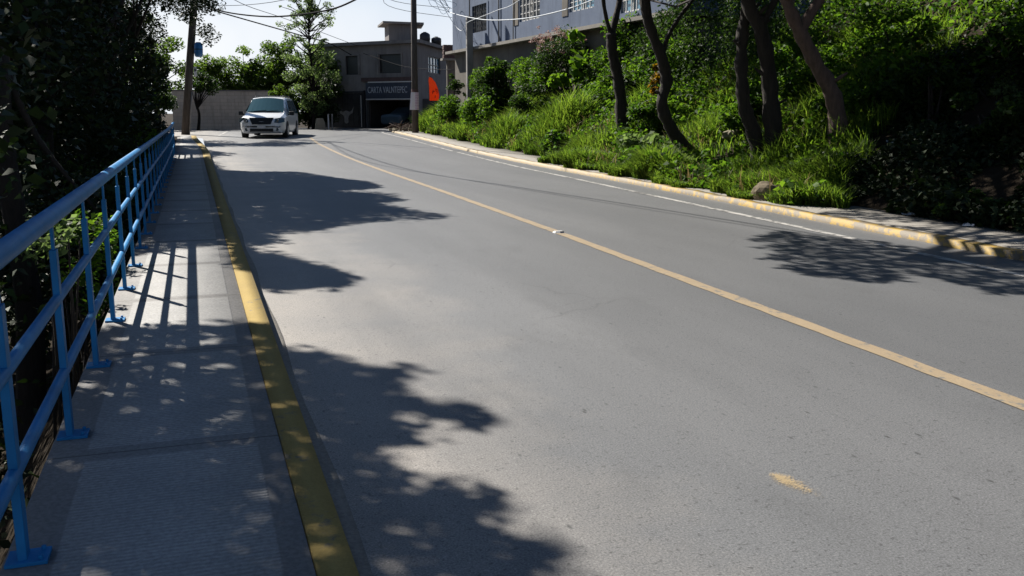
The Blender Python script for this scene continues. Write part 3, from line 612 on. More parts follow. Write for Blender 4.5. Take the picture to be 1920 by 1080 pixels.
roadtree("roadside_tree", "bare brown trunk leaning over the road, rightmost of the bank trees beside the dark slope", t5, [(.165, .035), (.10, .05)], scatter_clumps((10.3, 13.4, 6.0), (2.2, 2.4, 1.2), 34, .55) + scatter_clumps((8.6, 14.2, 5.2), (1.3, 1.3, .8), 14, .42), 9500, .13, 'bark_brown', extra=np.concatenate([RP, SP2, RW_]), twigs=22)
for k, (x, y, r, lab) in enumerate([(12.6, 10.2, 2.2, "tree on the dark slope right of the leaning brown trunk"), (14.8, 11.4, 2.0, "tree higher up the dark slope at the right edge of the photo")]):
    zg = float(bank(x, y)); P = [[(x, y, zg - .2), (x + .1, y, zg + 1.5), (x - .2, y + .1, zg + 3), (x - .3, y, zg + 4.6)]]
    roadtree("roadside_tree", lab, P, [(.13, .05)], scatter_clumps((x - 1.0, y + .6, 6.4 + k), (r, r, 1.1), 34, .55), 8000, .14)

# ------------------------------------------------------------------ grass and undergrowth of the bank (uncountable)
def bank_pts(n, d0, d1, y0, y1, pw=1.0):
    y = y0 + (y1 - y0) * RNG.random(n) ** pw; x = Xk(y) + d0 + (d1 - d0) * RNG.random(n) ** 1.2
    return np.stack([x, y, bank(x, y)], 1)
P = np.concatenate([bank_pts(150000, .12, 6.0, 9.6, 50), bank_pts(42000, .10, 1.5, 10.5, 25)])
d = P[:, 0] - Xk(P[:, 1]); yy = P[:, 1]
edge = np.where(yy > 24, 1.15 + .12 * np.sin(yy * 3.3) + .1 * np.sin(yy * 1.1), .22 + .14 * np.sin(yy * 2.3) + .10 * np.sin(yy * 5.7))
edge = np.where(yy < 11.6, edge + (11.6 - yy) * .9, edge)
cl = .5 + .5 * np.sin(P[:, 0] * 1.9 + 1.1 * np.sin(yy * .9)) * np.sin(yy * 1.3 + .8 * P[:, 0])
ok = (d > edge) & (RNG.random(len(P)) < np.where(d < 1.5, 1, .35 + .65 * cl))
ok &= yy > 10.75 + .95 * np.clip(d - .4, 0, 3.2) + .25 * np.sin(d * 5)
P = P[ok]; d = d[ok]; yy = yy[ok]; cl = cl[ok]
P[:, 2] = np.where(d < 1.25, np.maximum(P[:, 2], zr(yy) + .09), P[:, 2]) - .02
h = (.13 + .52 * cl ** 1.6) * np.where(d < .5, .75, 1.0); w = .010 + .0009 * yy
tag(blades(P, h, w, .55, dirbias=(-.35, -.1, 0)), kind="stuff", label="tall sunlit grass covering the bank on the right of the road", cat="grass")
P = bank_pts(9000, .25, 5.5, 11.2, 46); d = P[:, 0] - Xk(P[:, 1]); ok = (d > np.where(P[:, 1] > 24, 1.2, .3)) & (P[:, 1] > 11 + .95 * np.clip(d - .4, 0, 3.2)) & (np.sin(P[:, 0] * 1.3 + P[:, 1] * .7) + np.sin(P[:, 1] * 2.1) > .2)
P = P[ok]; P[:, 2] = np.maximum(P[:, 2], zr(P[:, 1]) + .08)
tag(blades(P, .42, .014 + .0004 * P[:, 1], .6, 'straw', "dry_grass", None, (-.2, 0, 0)), kind="stuff", label="dry straw-coloured stalks among the grass of the bank", cat="grass")
P = bank_pts(62000, .3, 5.5, 11.2, 46); d = P[:, 0] - Xk(P[:, 1]); yy = P[:, 1]
nz = np.sin(P[:, 0] * 2.1 + yy * .8 + 1) * np.sin(yy * 1.7 - P[:, 0] * .9) + .5 * np.sin(P[:, 0] * 5 + yy * 4.1)
ok = (nz > -.02) & (d > np.where(yy > 24, 1.2, .3)) & (yy > 11 + .95 * np.clip(d - .4, 0, 3.2)); P = P[ok]; nz = nz[ok]
P[:, 2] = np.maximum(P[:, 2], zr(P[:, 1]) + .1) + RNG.random(len(P)) * (.14 + .46 * np.maximum(nz, 0))
tag(leaves("weeds", P, .13, 'leaf_bush', None, .6), kind="stuff", label="leafy weeds growing among the grass of the bank", cat="weeds")
# creeping leaves higher up the hill and behind the trees
P = bank_pts(76000, 2.6, 16, 8.5, 31); d = P[:, 0] - Xk(P[:, 1]); yy = P[:, 1]
nz = np.sin(P[:, 0] * 1.1 + yy * .6) + np.sin(P[:, 0] * 2.3 - yy * 1.5 + 2) + .6 * np.sin(P[:, 0] * 4.1 + yy * 3.3)
ok = (d > np.where(yy < 14, 4.3, 2.9)) & (nz > -1.2); P = P[ok]; nz = nz[ok]; P[:, 2] += RNG.random(len(P)) ** 1.5 * (.25 + .28 * np.clip(nz + 1.2, 0, 3))
tag(leaves("undergrowth", P, .13, 'leaf_bush', None, .55), kind="stuff", label="creeping green undergrowth covering the hill behind the bank trees", cat="undergrowth")
P = bank_pts(52000, 1.1, 7.5, 3, 14.5); d = P[:, 0] - Xk(P[:, 1]); nz = np.sin(P[:, 0] * 1.9 + P[:, 1] * 1.2) + np.sin(P[:, 0] * 3.1 - P[:, 1] * 2.7)
ok = nz > -1.35; P = P[ok]; nz = nz[ok]; P[:, 2] += RNG.random(len(P)) ** 1.4 * (.08 + .20 * np.clip(nz + .8, 0, 2))
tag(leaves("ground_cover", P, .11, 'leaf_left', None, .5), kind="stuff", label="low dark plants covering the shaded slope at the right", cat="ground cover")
# hanging vines between the trunks
C = []
for _ in range(120):
    x = 12.2 + 3.6 * RNG.random(); y = 19.5 + 5.5 * RNG.random(); z0 = float(bank(x, y)); zt = z0 + 2.5 + 2.8 * RNG.random(); m = 130; t = RNG.random(m)
    C.append(np.stack([x + RNG.normal(0, .10, m), y + RNG.normal(0, .10, m), z0 + (zt - z0) * t], 1))
tag(leaves("vines", np.concatenate(C), .10, 'leaf_dark', None, .5, .1), kind="stuff", label="curtain of hanging vines behind the crooked bank trees", cat="vines")

def bush(name, lab, c, r, n, leaf, size, ncl=10, cr=.45, aspect=.5, stems=5, extra=None, group="shrubs on the right bank"):
    zg = float(bank(c[0], c[1])); t = thing(name, lab, "shrub", (c[0], c[1], zg - .05), group)
    C = in_clumps(scatter_clumps(c, r, ncl, cr * min(r[0], r[2])), n); C[:, 2] = np.maximum(C[:, 2], bank(C[:, 0], C[:, 1]) + .02)
    C = C[C[:, 0] > Xk(C[:, 1]) + .5]
    leaves("foliage", C, size, leaf, t, aspect)
    mb = MB()
    for q in range(stems): mb.tube([(c[0] + RNG.normal(0, .06), c[1] + RNG.normal(0, .06), zg - .1), (c[0] + RNG.normal(0, r[0] * .4), c[1] + RNG.normal(0, r[1] * .4), c[2] + .2 * r[2])], [.03, .01], 5)
    mb.build("stem", 'bark', t)
    return t
bush("shrub", "feathery light green shrub right beside the upright utility pole", (11.7, 43.5, 1.45), (.85, 1.0, .85), 4200, 'leaf_bush', .12, 18)
bush("shrub", "small climbing shrub at the left foot of the blue house", (12.72, 46.3, 2.3), (.5, .6, 1.05), 1700, 'leaf_dark', .12, 12)
bush("shrub", "sunlit bush at the sidewalk edge, nearest the road below the blue house", (11.55, 37.8, 1.4), (.85, 1.1, 1.0), 5200, 'leaf_bush', .12, 20)
bush("shrub", "tall dark bush with creepers, biggest on the bank, in front of the house's concrete post", (12.35, 38.6, 2.35), (.95, 1.3, 1.6), 9500, 'leaf_dark', .13, 34, .48)
bush("shrub", "bright creeper over the crown of the tall dark bush", (12.1, 38.2, 3.2), (.55, .6, .5), 1500, 'leaf_bush', .13, 10)
bush("shrub", "leafy green bush right of the tall dark creeper-covered bush", (13.0, 35.2, 2.75), (1.0, 1.2, .95), 5200, 'leaf_bush', .12, 20)
bush("shrub", "dark leafy bush low between the creeper-covered bush and the big grass tussock", (12.2, 33.8, 1.7), (.8, 1.0, .7), 3000, 'leaf_dark', .12, 16)
t = bush("shrub", "wide bush with dry pinkish flower heads under the house's windows", (13.3, 33.3, 3.45), (1.05, 1.3, 1.0), 6500, 'leaf_dark', .11, 26)
leaves("flower_heads", in_clumps(scatter_clumps((12.95, 32.9, 4.1), (1.15, 1.2, .6), 34, .14), 1100), .06, 'flower', t, .7)
bush("broad_leaf_plant", "bright lime plant with very large leaves standing against the house wall", (13.0, 31.4, 3.35), (.30, .35, .85), 70, 'leaf_lime', .40, 8, .8, .8, 3)
bush("broad_leaf_plant", "low lime-green broad-leaved plant below the flowering bush", (12.75, 31.2, 2.55), (.75, .5, .3), 320, 'leaf_lime', .24, 9, .8, .8, 3)
bush("shrub", "round green bush left of the Y-forked tree trunk", (13.0, 28.8, 2.15), (.9, 1.0, .8), 4600, 'leaf_bush', .11, 18)
bush("shrub", "dark bush at the foot of the house wall behind the round green bush", (13.9, 30.6, 2.7), (.9, 1.0, 1.0), 4200, 'leaf_dark', .12, 16)
bush("shrub", "shaded bush right behind the Y-forked tree trunk", (13.7, 27.2, 2.5), (1.0, 1.1, 1.1), 4600, 'leaf_dark', .12, 18)
bush("shrub", "leafy creeper-hung bush between the Y-forked tree and the crooked tree", (13.0, 24.6, 2.3), (1.0, 1.0, 1.5), 5200, 'leaf_bush', .12, 24)
bush("shrub", "golden yellow and orange plant just left of the crooked tree", (11.35, 22.0, 2.3), (.28, .3, .42), 520, 'leaf_gold', .13, 8)
bush("shrub", "tall leafy bush hiding the house's base wall right of the flowering bush", (14.0, 29.4, 3.3), (1.0, 1.0, 1.1), 5200, 'leaf_bush', .13, 20)
bush("shrub", "tall dark bush against the right end of the house's base wall", (14.2, 26.4, 3.6), (1.2, 1.3, 1.3), 5600, 'leaf_dark', .13, 24)
bush("shrub", "tall leafy bush at the house's base wall left of the flowering bush", (13.05, 36.8, 3.0), (.7, 1.3, 1.15), 5200, 'leaf_bush', .12, 22)
bush("shrub", "creeper-covered bush between the concrete post and the tall dark bush", (12.85, 41.6, 2.6), (.6, 1.4, 1.0), 4200, 'leaf_bush', .12, 20)
bush("shrub", "leafy waist-high bush left of the crooked tree's foot", (10.9, 20.9, 1.3), (.7, .8, .5), 3000, 'leaf_bush', .11, 16)
bush("shrub", "leafy bush between the crooked tree and the close pair of trunks", (11.2, 17.2, 1.45), (.8, .7, .5), 3000, 'leaf_bush', .11, 16)
bush("shrub", "light green bush behind the close pair of trunks", (12.4, 17.4, 2.2), (.9, .9, .7), 3600, 'leaf_bush', .12, 18)
bush("shrub", "leafy bush right behind the leaning brown trunk's foot", (11.7, 14.6, 1.75), (.7, .7, .6), 3000, 'leaf_bush', .11, 16)
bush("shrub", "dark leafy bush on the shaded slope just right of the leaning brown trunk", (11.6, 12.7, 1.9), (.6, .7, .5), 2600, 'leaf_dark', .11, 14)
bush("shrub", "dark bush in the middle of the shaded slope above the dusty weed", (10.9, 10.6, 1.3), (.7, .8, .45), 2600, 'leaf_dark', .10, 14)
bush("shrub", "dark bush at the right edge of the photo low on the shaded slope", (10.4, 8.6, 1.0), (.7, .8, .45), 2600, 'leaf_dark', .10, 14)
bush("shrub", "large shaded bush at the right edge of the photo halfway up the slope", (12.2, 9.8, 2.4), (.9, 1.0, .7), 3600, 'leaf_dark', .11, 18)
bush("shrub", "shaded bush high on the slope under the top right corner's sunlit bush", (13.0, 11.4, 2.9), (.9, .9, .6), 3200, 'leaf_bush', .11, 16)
bush("broad_leaf_plant", "broad-leaved pale weeds at the foot of the crooked tree", (9.95, 19.6, .75), (.45, .8, .25), 420, 'leaf_pale', .15, 9, .7, .7)
bush("broad_leaf_plant", "low leafy weeds by the kerb where the grass first covers the sidewalk", (9.9, 25.6, .55), (.4, 1.0, .22), 700, 'leaf_bush', .12, 9, .8, .7)
bush("shrub", "low dusty weed on the shaded near sidewalk under the dark slope", (9.05, 9.3, .32), (.4, .5, .18), 700, 'leaf_dark', .07, 8)
bush("shrub", "dry yellowish tuft high on the dark slope", (12.1, 11.9, 1.75), (.35, .4, .25), 420, 'leaf_pale', .09, 7)
bush("shrub", "sunlit leafy bush on the hill at the top right corner of the photo", (14.6, 13.0, 4.1), (1.0, 1.2, .55), 2600, 'leaf_bush', .12, 14)
bush("shrub", "bright leafy bush on the hill behind the leaning brown trunk", (13.4, 15.6, 2.9), (.9, 1.1, .6), 2400, 'leaf_bush', .12, 14)
for (c, r, n, lab) in [((11.35, 28.2, 1.0), (1.05, 1.2), 2600, "rounded tussock of long grass, biggest on the bank, left of the Y-forked tree"),
                       ((10.7, 32.5, .7), (.7, 1.0), 1400, "sunlit tussock of long grass at the edge of the far sidewalk")]:
    t = thing("grass_tussock", lab, "grass", (c[0], c[1], float(bank(c[0], c[1]))), "long grass tussocks")
    a = RNG.random(n) * 6.28; q = RNG.random(n) ** .5; P = np.stack([c[0] + r[0] * q * np.cos(a), c[1] + r[1] * q * np.sin(a), 0 * a], 1); P[:, 2] = bank(P[:, 0], P[:, 1])
    blades(P, (c[2] + .35) * (1.05 - .7 * q), .035, .5, 'grass', "blades", t)

# ------------------------------------------------------------------ stones and litter
def stone(name, lab, cat, c, s, mat, seed, group=None, rz=0.):
    r = np.random.default_rng(seed); t = bpy.data.meshes.new(name)
    import bmesh
    bm = bmesh.new(); bmesh.ops.create_icosphere(bm, subdivisions=3, radius=1)
    ph = r.random((4, 3)) * 6
    for v in bm.verts:
        p = np.array(v.co); k = 1 + sum(.13 / (i + 1) * math.sin((p @ ph[i]) * 1.2 * (i + 1) + ph[i][0]) for i in range(4)) + .02 * r.normal(); q = p * k
        q = np.sign(q) * np.abs(q) ** .85
        v.co = (q[0] * s[0], q[1] * s[1], q[2] * s[2])
    bm.to_mesh(t); bm.free(); o = link(name, t, mat, None, False); o.location = c; o.rotation_euler = (0, .25, rz); return tag(o, lab, cat, group)
stone("boulder", "brown boulder lying on the kerb among the grass", "boulder", (8.34, 12.45, .19), (.12, .20, .19), 'boulder_rock', 3, None, .5)
stone("stone", "pale stone on the dark slope right of the leaning brown trunk", "stone", (10.9, 12.3, 1.0), (.10, .16, .07), 'rock', 4, "stones on the dark slope")
stone("stone", "rounded stone half sunk in the dark slope, nearest the shaded sidewalk", "stone", (9.7, 10.9, .45), (.10, .14, .08), 'rock', 5, "stones on the dark slope", 1)
stone("stone", "buff stone beside the crooked tree's foot", "stone", (10.9, 17.6, .95), (.16, .22, .11), 'rock', 6, None, 2)
for k, (x, y, s, lab) in enumerate([(11.25, 12.1, .20, "crumpled white litter highest on the dark slope"), (10.75, 12.5, .13, "torn white litter below the pale stone on the dark slope"), (8.9, 9.9, .15, "pale plastic litter at the back of the near sidewalk by the weed"), (8.75, 8.8, .09, "small white litter scrap right of the dusty weed")]):
    g = grid(np.linspace(-1, 1, 6), np.linspace(-1, 1, 6), lambda X, Y: .35 * np.sin(3 * X + k) * np.cos(2.5 * Y) + .4); V = g[0] * s * np.array([.6, .8, .5]) + RNG.normal(0, .012, (36, 3)) + np.array([x, y, float(bank(x, y)) + .03])
    tag(npmesh("litter", V, [g[1]], 'paper'), lab, "litter", "litter on the dark slope")

# ------------------------------------------------------------------ poles
p = thing("utility_pole", "leaning weathered utility pole beyond the end of the blue railing", "utility pole", (-.33, 48, .40))
MB().tube([(-.33, 48, .2), (.05, 48, 3.44), (.4, 48, 6.13), (.85, 48, 9.6)], [.20, .18, .165, .14], 14).build("shaft", 'wood_pole', p, True)
MB().tube([(-.14, 47.84, .3), (-.02, 47.83, 1.4), (.10, 47.84, 2.4)], .03, 8).build("conduit", 'conc_pole', p, True)
bt = thing("plastic_drum", "blue plastic drum strapped high on the leaning pole", "drum", (.50, 47.75, 4.35))
mb = MB(); mb.tube([(.50, 47.72, 4.0), (.50, 47.72, 4.04), (.51, 47.72, 4.2), (.52, 47.72, 4.5), (.52, 47.72, 4.62), (.52, 47.72, 4.68)], [.12, .17, .20, .20, .16, .10], 14); mb.build("body", 'barrel', bt, True)
MB().tube([(.51, 47.72, 4.33), (.51, 47.72, 4.37)], .206, 14).build("strap", 'dark', bt)
bx = thing("meter_box", "small white meter box fixed to the leaning pole below the blue drum", "meter box", (.30, 47.75, 3.2))
MB().box((.31, 47.76, 3.32), (.13, .12, .42)).build("case", 'white_plastic', bx, bevel=.015); MB().box((.31, 47.694, 3.40), (.08, .012, .12)).build("cover", 'glass_dark', bx)
p = thing("utility_pole", "upright dark utility pole at the end of the right sidewalk with a poster on it", "utility pole", (10.49, 46, .45))
MB().tube([(10.49, 46, .2), (10.51, 46, 4), (10.55, 46, 10.5)], [.165, .15, .12], 14).build("shaft", 'wood_pole', p, True)
MB().box((10.55, 46, 9.3), (1.8, .1, .12)).build("crossarm", 'wood_pole', p)
MB().tube([(10.50, 46, 2.40), (10.50, 46, 2.56)], .172, 14).build("band", 'band', p)
po = thing("poster", "white and pink paper poster wrapped round the upright utility pole", "poster", (10.5, 45.83, 1.7))
V = []; F = []
for j, z in enumerate(np.linspace(1.55, 2.40, 7)):
    for i, a in enumerate(np.linspace(-2.6, -.35, 10)):
        f = .195 + (.17 * (1 - i / 3) * (.4 + .6 * (1 - j / 6)) if i < 3 else 0); V.append((10.50 + f * math.cos(a), 46 + f * math.sin(a), z))
for j in range(6):
    for i in range(9): F.append((j * 10 + i, j * 10 + i + 1, j * 10 + i + 11, j * 10 + i + 10))
npmesh("paper_sheet", np.array(V), [np.array(F)], 'poster', po, True)

# ------------------------------------------------------------------ cables
def cable(lab, P, r, mat='cable', group="overhead cables"):
    S = smooth_path(P, 8); o = MB().tube(S, r, 6).build("overhead_cable", mat, None, True); return tag(o, lab, "cable", group)
cable("thickest black cable sagging from the leaning pole and rising to the right across the sky", [(.55, 48, 6.9), (1.39, 47, 6.12), (3.42, 44, 5.59), (5.24, 40, 5.47), (6.17, 37, 5.64), (7.06, 32, 6.16), (8.6, 24, 7.6)], .035)
cable("black cable running down from the leaning pole to the shop's front wall", [(.55, 48, 6.4), (1.38, 47.2, 6.08), (1.89, 48, 6.02), (5.76, 53, 5.55), (7.88, 56, 5.32), (9.95, 61.6, 5.05)], .03)
cable("thin black wire from the shop front down to the blue house's corner", [(10.57, 60.6, 5.1), (12.24, 56, 4.1), (13.1, 48.2, 3.6)], .018)
cable("thin wire crossing the sky above the slender pale tree", [(.6, 48, 8.1), (2.19, 46, 6.47), (5.2, 52, 6.2), (10.2, 61, 5.6)], .014)
cable("thin wire rising from the leaning pole above the thick black cable", [(.6, 48, 6.9), (1.16, 47, 6.3), (4.41, 40, 6.05), (8, 30, 7.2)], .012)
cable("pale cable sagging in front of the blue house, brightest of the cables", [(10.7, 46, 8.9), (12.2, 46, 6.6), (11.71, 44, 6.07), (11.76, 39, 5.28), (11.83, 35, 4.91), (11.64, 31, 4.70), (11.51, 27, 4.69), (11.3, 23, 4.98), (10.6, 17, 6.5)], .020, 'cable_white')
cable("pale upper cable crossing the blue house's second window", [(10.7, 46, 8.7), (12.36, 45, 5.49), (11.87, 41, 5.37), (11.83, 37, 5.43), (11.91, 34, 5.6), (12, 25, 7)], .014, 'cable_white')
cable("thin wire from the upright pole to the blue house corner, upper of two", [(10.55, 46, 9.2), (9.87, 50, 7.39), (12.95, 47.9, 6.65)], .012)
cable("thin wire from the upright pole to the blue house corner, lower of two", [(10.52, 46, 8.6), (9.87, 50, 7.04), (12.95, 47.9, 6.2)], .012)
cable("power line running high along the left lane from the leaning pole", [(.8, 48, 8.6), (1.43, 30.72, 7.0), (2.31, 23.48, 6.9), (3.06, 17.68, 7.0), (4.4, 4, 7.6), (5, -6, 8.2)], .022)
cable("second power line running high above the left lane, beside the first", [(.75, 48, 8.9), (.9, 34.99, 7.2), (1.9, 25.07, 7.1), (3.3, 12, 7.6), (4.5, -6, 8.6)], .014)
mb = MB()
for k in range(7):
    q = RNG.normal(0, .25, (4, 3)); mb.tube(smooth_path([np.array((12.6, 47.4, 6.6)) + q[0] * .4, np.array((11.9, 46.8, 6.9)) + q[1], np.array((11.3, 46.4, 7.4)) + q[2], np.array((10.7, 46.1, 8.2)) + q[3] * .3], 5), .010, 5)
tag(mb.build("cable_bundle", M['glass_blue'], None, True), "loose tangle of bluish wires between the upright pole and the blue house", "cable", "overhead cables")

# ------------------------------------------------------------------ walls with openings
def wall(mb, P0, w, n, length, z0, z1, ops, th=.2):
    """front face from P0 along w with rectangular openings (s0,s1,z0,z1), reveals th deep along n (inwards)"""
    P0 = np.array((*P0[:2], 0.), float); w = np.array((*w, 0.)); n = np.array((*n, 0.)); up = np.array((0, 0, 1.))
    S = sorted({0., length, *[v for o in ops for v in o[:2]]}); Z = sorted({z0, z1, *[v for o in ops for v in o[2:]]})
    pt = lambda s, z, d=0.: P0 + w * s + up * z + n * d
    for a, b in zip(S, S[1:]):
        for c, d in zip(Z, Z[1:]):
            if any(o[0] - 1e-6 <= a and b <= o[1] + 1e-6 and o[2] - 1e-6 <= c and d <= o[3] + 1e-6 for o in ops): continue
            mb.add([pt(a, c), pt(b, c), pt(b, d), pt(a, d)], [(0, 1, 2, 3)])
    for a, b, c, d in ops:
        mb.add([pt(a, c), pt(b, c), pt(b, d), pt(a, d), pt(a, c, th), pt(b, c, th), pt(b, d, th), pt(a, d, th)], [(0, 1, 5, 4), (1, 2, 6, 5), (2, 3, 7, 6), (3, 0, 4, 7)])
def window(parent, P0, w, n, o, glass, fr, nx=2, nz=1, depth=.10, fw=.05, grille=None):
    P0 = np.array((*P0[:2], 0.), float); w3 = np.array((*w, 0.)); n3 = np.array((*n, 0.)); up = np.array((0, 0, 1.)); ax = [w3, n3, up]
    a, b, c, d = o; ctr = lambda s, z, dd=0.: P0 + w3 * s + up * z + n3 * dd
    mb = MB()
    mb.box(ctr((a + b) / 2, c + fw / 2, depth), (b - a, .05, fw), ax); mb.box(ctr((a + b) / 2, d - fw / 2, depth), (b - a, .05, fw), ax)
    mb.box(ctr(a + fw / 2, (c + d) / 2, depth), (fw, .05, d - c - 2 * fw), ax); mb.box(ctr(b - fw / 2, (c + d) / 2, depth), (fw, .05, d - c - 2 * fw), ax)
    for i in range(1, nx): mb.box(ctr(a + (b - a) * i / nx, (c + d) / 2, depth), (fw * .8, .04, d - c - 2 * fw), ax)
    for i in range(1, nz): mb.box(ctr((a + b) / 2, c + (d - c) * i / nz, depth), (b - a - 2 * fw, .03, fw * .8), ax)
    win = mb.build("window", fr, parent)
    MB().box(ctr((a + b) / 2, (c + d) / 2, depth + .03), (b - a - .01, .008, d - c - .01), ax).build("pane", glass, win)
    if grille:
        g = MB(); m, k = grille
        for i in range(1, m): g.box(ctr(a + (b - a) * i / m, (c + d) / 2, .02), (.035, .025, d - c), ax)
        for i in range(1, k): g.box(ctr((a + b) / 2, c + (d - c) * i / k, .047), (b - a, .025, .03), ax)
        g.build("grille", fr, win)
    return win
# --- shop building across the bend
C0 = np.array((13.41, 58.)); wl = np.array((-4.55, 5.)); wl /= np.linalg.norm(wl); wr = np.array((4.31, 8.)); wr /= np.linalg.norm(wr)
nl = np.array((wl[1], -wl[0])); nl = nl if nl @ np.array((0, 1)) > 0 else -nl; nr = np.array((-wr[1], wr[0]))
if nr @ np.array((-1, 0)) < 0: nr = -nr
shop = thing("shop_building", "grey two-storey shop building with a flat roof facing the bend", "building", (C0[0], C0[1], .43))
opsL = [(1.22, 2.90, 3.86, 5.02), (4.60, 5.60, 3.82, 5.0), (.50, 3.85, .43, 2.18)]; opsR = [(2.8, 6.0, 3.95, 5.03)]
LW, RW = 8.6, 9.8
mb = MB(); wall(mb, C0, wl, nl, LW, .3, 5.62, opsL, .22); wall(mb, C0, wr, nr, RW, .3, 5.62, opsR, .22)
A = C0 + wl * LW; Bp = C0 + wr * RW; D = A + wr * RW
for a, b in ((A, D), (D, Bp)): mb.add([(*a, .3), (*b, .3), (*b, 5.62), (*a, 5.62)], [(0, 1, 2, 3)])
mb.build("wall", 'shop_wall', shop)
e = lambda q, s, t: q + wl * s + wr * t
mb = MB(); q = [e(A, .2, -.35), e(C0, -.35, -.35), e(Bp, -.35, .2), e(D, .2, .2)]
mb.prism([(*v, 5.62) for v in q], (0, 0, .20)); roof = mb.build("roof", 'slab', shop)
window(shop, C0, wl, nl, opsL[0], 'glass_dark', 'dark', 1, 1, .12); window(shop, C0, wl, nl, opsL[1], 'glass_dark', 'dark', 1, 1, .12); window(shop, C0, wr, nr, opsR[0], 'glass_blue', 'dark', 4, 2, .10, .07)
ax = [np.array((*wl, 0)), np.array((*nl, 0)), np.array((0, 0, 1.))]
P3 = lambda s, z, d=0.: np.array((*(C0 + wl * s + nl * d), z))
for s0, w0 in ((4.48, .18), (1.13, .12), (3.0, .12)): MB().box(P3(s0, 4.44, -.02), (w0, .05, 1.3), ax).build("window_trim", 'slab', shop)
MB().box(P3(2.1, 3.48, -.08), (4.3, .16, .24), ax).build("fascia", 'band', shop)
mb = MB(); mb.box(P3(2.2, 1.3, 3.6), (4.6, .1, 1.9), ax); mb.box(P3(.42, 1.3, 1.95), (.08, 3.3, 1.9), ax); mb.box(P3(3.95, 1.3, 1.95), (.08, 3.3, 1.9), ax); mb.box(P3(2.2, 2.24, 2.0), (3.6, 3.4, .08), ax); mb.build("garage", 'interior', shop)
for s in (.50, 3.78): MB().box(P3(s, 1.3, -.06), (.16, .12, 1.75), ax).build("pillar", 'interior', shop)
mb = MB(); T = np.array((12.62, 62.6)); q = [T, T + np.array((1.95, .15)), T + np.array((2.35, 2.4)), T + np.array((.2, 2.4))]
mb.prism([(*v, 5.8) for v in q], (0, 0, 1.33)); tw = mb.build("stair_tower", 'shop_wall', shop)
c = np.mean(q, 0); q2 = [c + (v - c) * 1.42 for v in q]; mb = MB(); mb.prism([(*v, 7.131) for v in q2], (0, 0, .13)); mb.build("tower_roof", 'slab', tw)
for k, (x, y, r, h, lab) in enumerate([(14.95, 62.2, .34, .78, "taller black water tank on the shop roof beside the stair tower"), (15.72, 62.2, .33, .5, "lower black water tank at the right end of the shop roof")]):
    t = thing("water_tank", lab, "water tank", (x, y, 5.82), "black tanks on the shop roof")
    MB().tube([(x, y, 5.82), (x, y, 5.82 + h * .4), (x, y, 5.82 + h * .45), (x, y, 5.82 + h * .85), (x, y, 5.82 + h)], [r, r, r * 1.04, r, r * .6], 16).build("tank_body", 'tank', t, True); MB().tube([(x, y, 5.82 + h), (x, y, 5.87 + h)], r * .35, 12).build("lid", 'tank', t)
# sign
sg = thing("shop_sign", "dark shop sign with tall pale capital letters above the garage opening", "sign", tuple(P3(2.1, 2.3, -.1)))
MB().box(P3(2.1, 2.78, -.19), (3.5, .06, 1.0), ax).build("board", 'sign_board', sg)
MB().box(P3(1.95, 3.31, -.2), (3.4, .10, .07), ax).box(P3(2.1, 2.25, -.2), (3.5, .09, .06), ax).build("trim", 'white_trim', sg)
def text(body, size, parent, mat, origin, xdir, updir, sx=1., depth=.01, name="lettering"):
    cu = bpy.data.curves.new("lettering", 'FONT'); cu.body = body; cu.size = size; cu.extrude = depth; cu.align_x = 'CENTER'; cu.resolution_u = 3
    tmp = bpy.data.objects.new("lettering", cu); COL.objects.link(tmp); bpy.context.view_layer.update()
    me = bpy.data.meshes.new_from_object(tmp.evaluated_get(bpy.context.evaluated_depsgraph_get())); bpy.data.objects.remove(tmp)
    x = np.array(xdir); u = np.array(updir); nn = np.cross(x, u); org = np.array(origin) - root_org(parent)
    co = np.empty(len(me.vertices) * 3, np.float32); me.vertices.foreach_get("co", co); co = co.reshape(-1, 3)
    me.vertices.foreach_set("co", (org + co[:, :1] * sx * x + co[:, 1:2] * u + co[:, 2:] * nn).astype(np.float32).ravel()); me.materials.clear(); me.update()
    return link(name, me, mat, parent)
text("CARTA VALNTEPEC", .56, sg, 'sign_text', P3(2.15, 2.64, -.228), -ax[0], ax[2], .62)
# gate beside the garage with a pale horned-head painting
gt = thing("steel_gate", "dark steel gate left of the shop's garage with a pale horned emblem painted on it", "gate", tuple(P3(6.2, .43, -.1)))
mb = MB()
for s in np.arange(4.15, 8.5, .42): mb.box(P3(s + .2, 1.55, -.10), (.40, .04, 2.2), ax)
mb.build("panel", 'dark', gt)
mb = MB()
for s in (4.05, 6.75, 8.55): mb.box(P3(s, 1.6, -.11), (.09, .10, 2.4), ax)
mb.box(P3(6.3, 2.72, -.11), (4.5, .10, .09), ax); mb.build("frame", 'dark', gt)
emb = [(-.62, .42), (-.50, .18), (-.28, .08), (-.05, .16), (.05, .16), (.30, .08), (.50, .20), (.64, .46), (.52, .02), (.24, -.14), (.16, -.30), (.17, -.58), (.05, -.66), (-.06, -.66), (-.16, -.56), (-.15, -.30), (-.24, -.14), (-.5, .0)]
mb = MB(); mb.prism([P3(5.55 - a, 1.38 + b, -.132) for a, b in emb], -.012 * ax[1]); mb.build("emblem", 'mural', gt)
MB().box(P3(4.32, 1.5, -.13), (.035, .03, 2.0), ax).build("gate_rod", 'white_trim', gt)
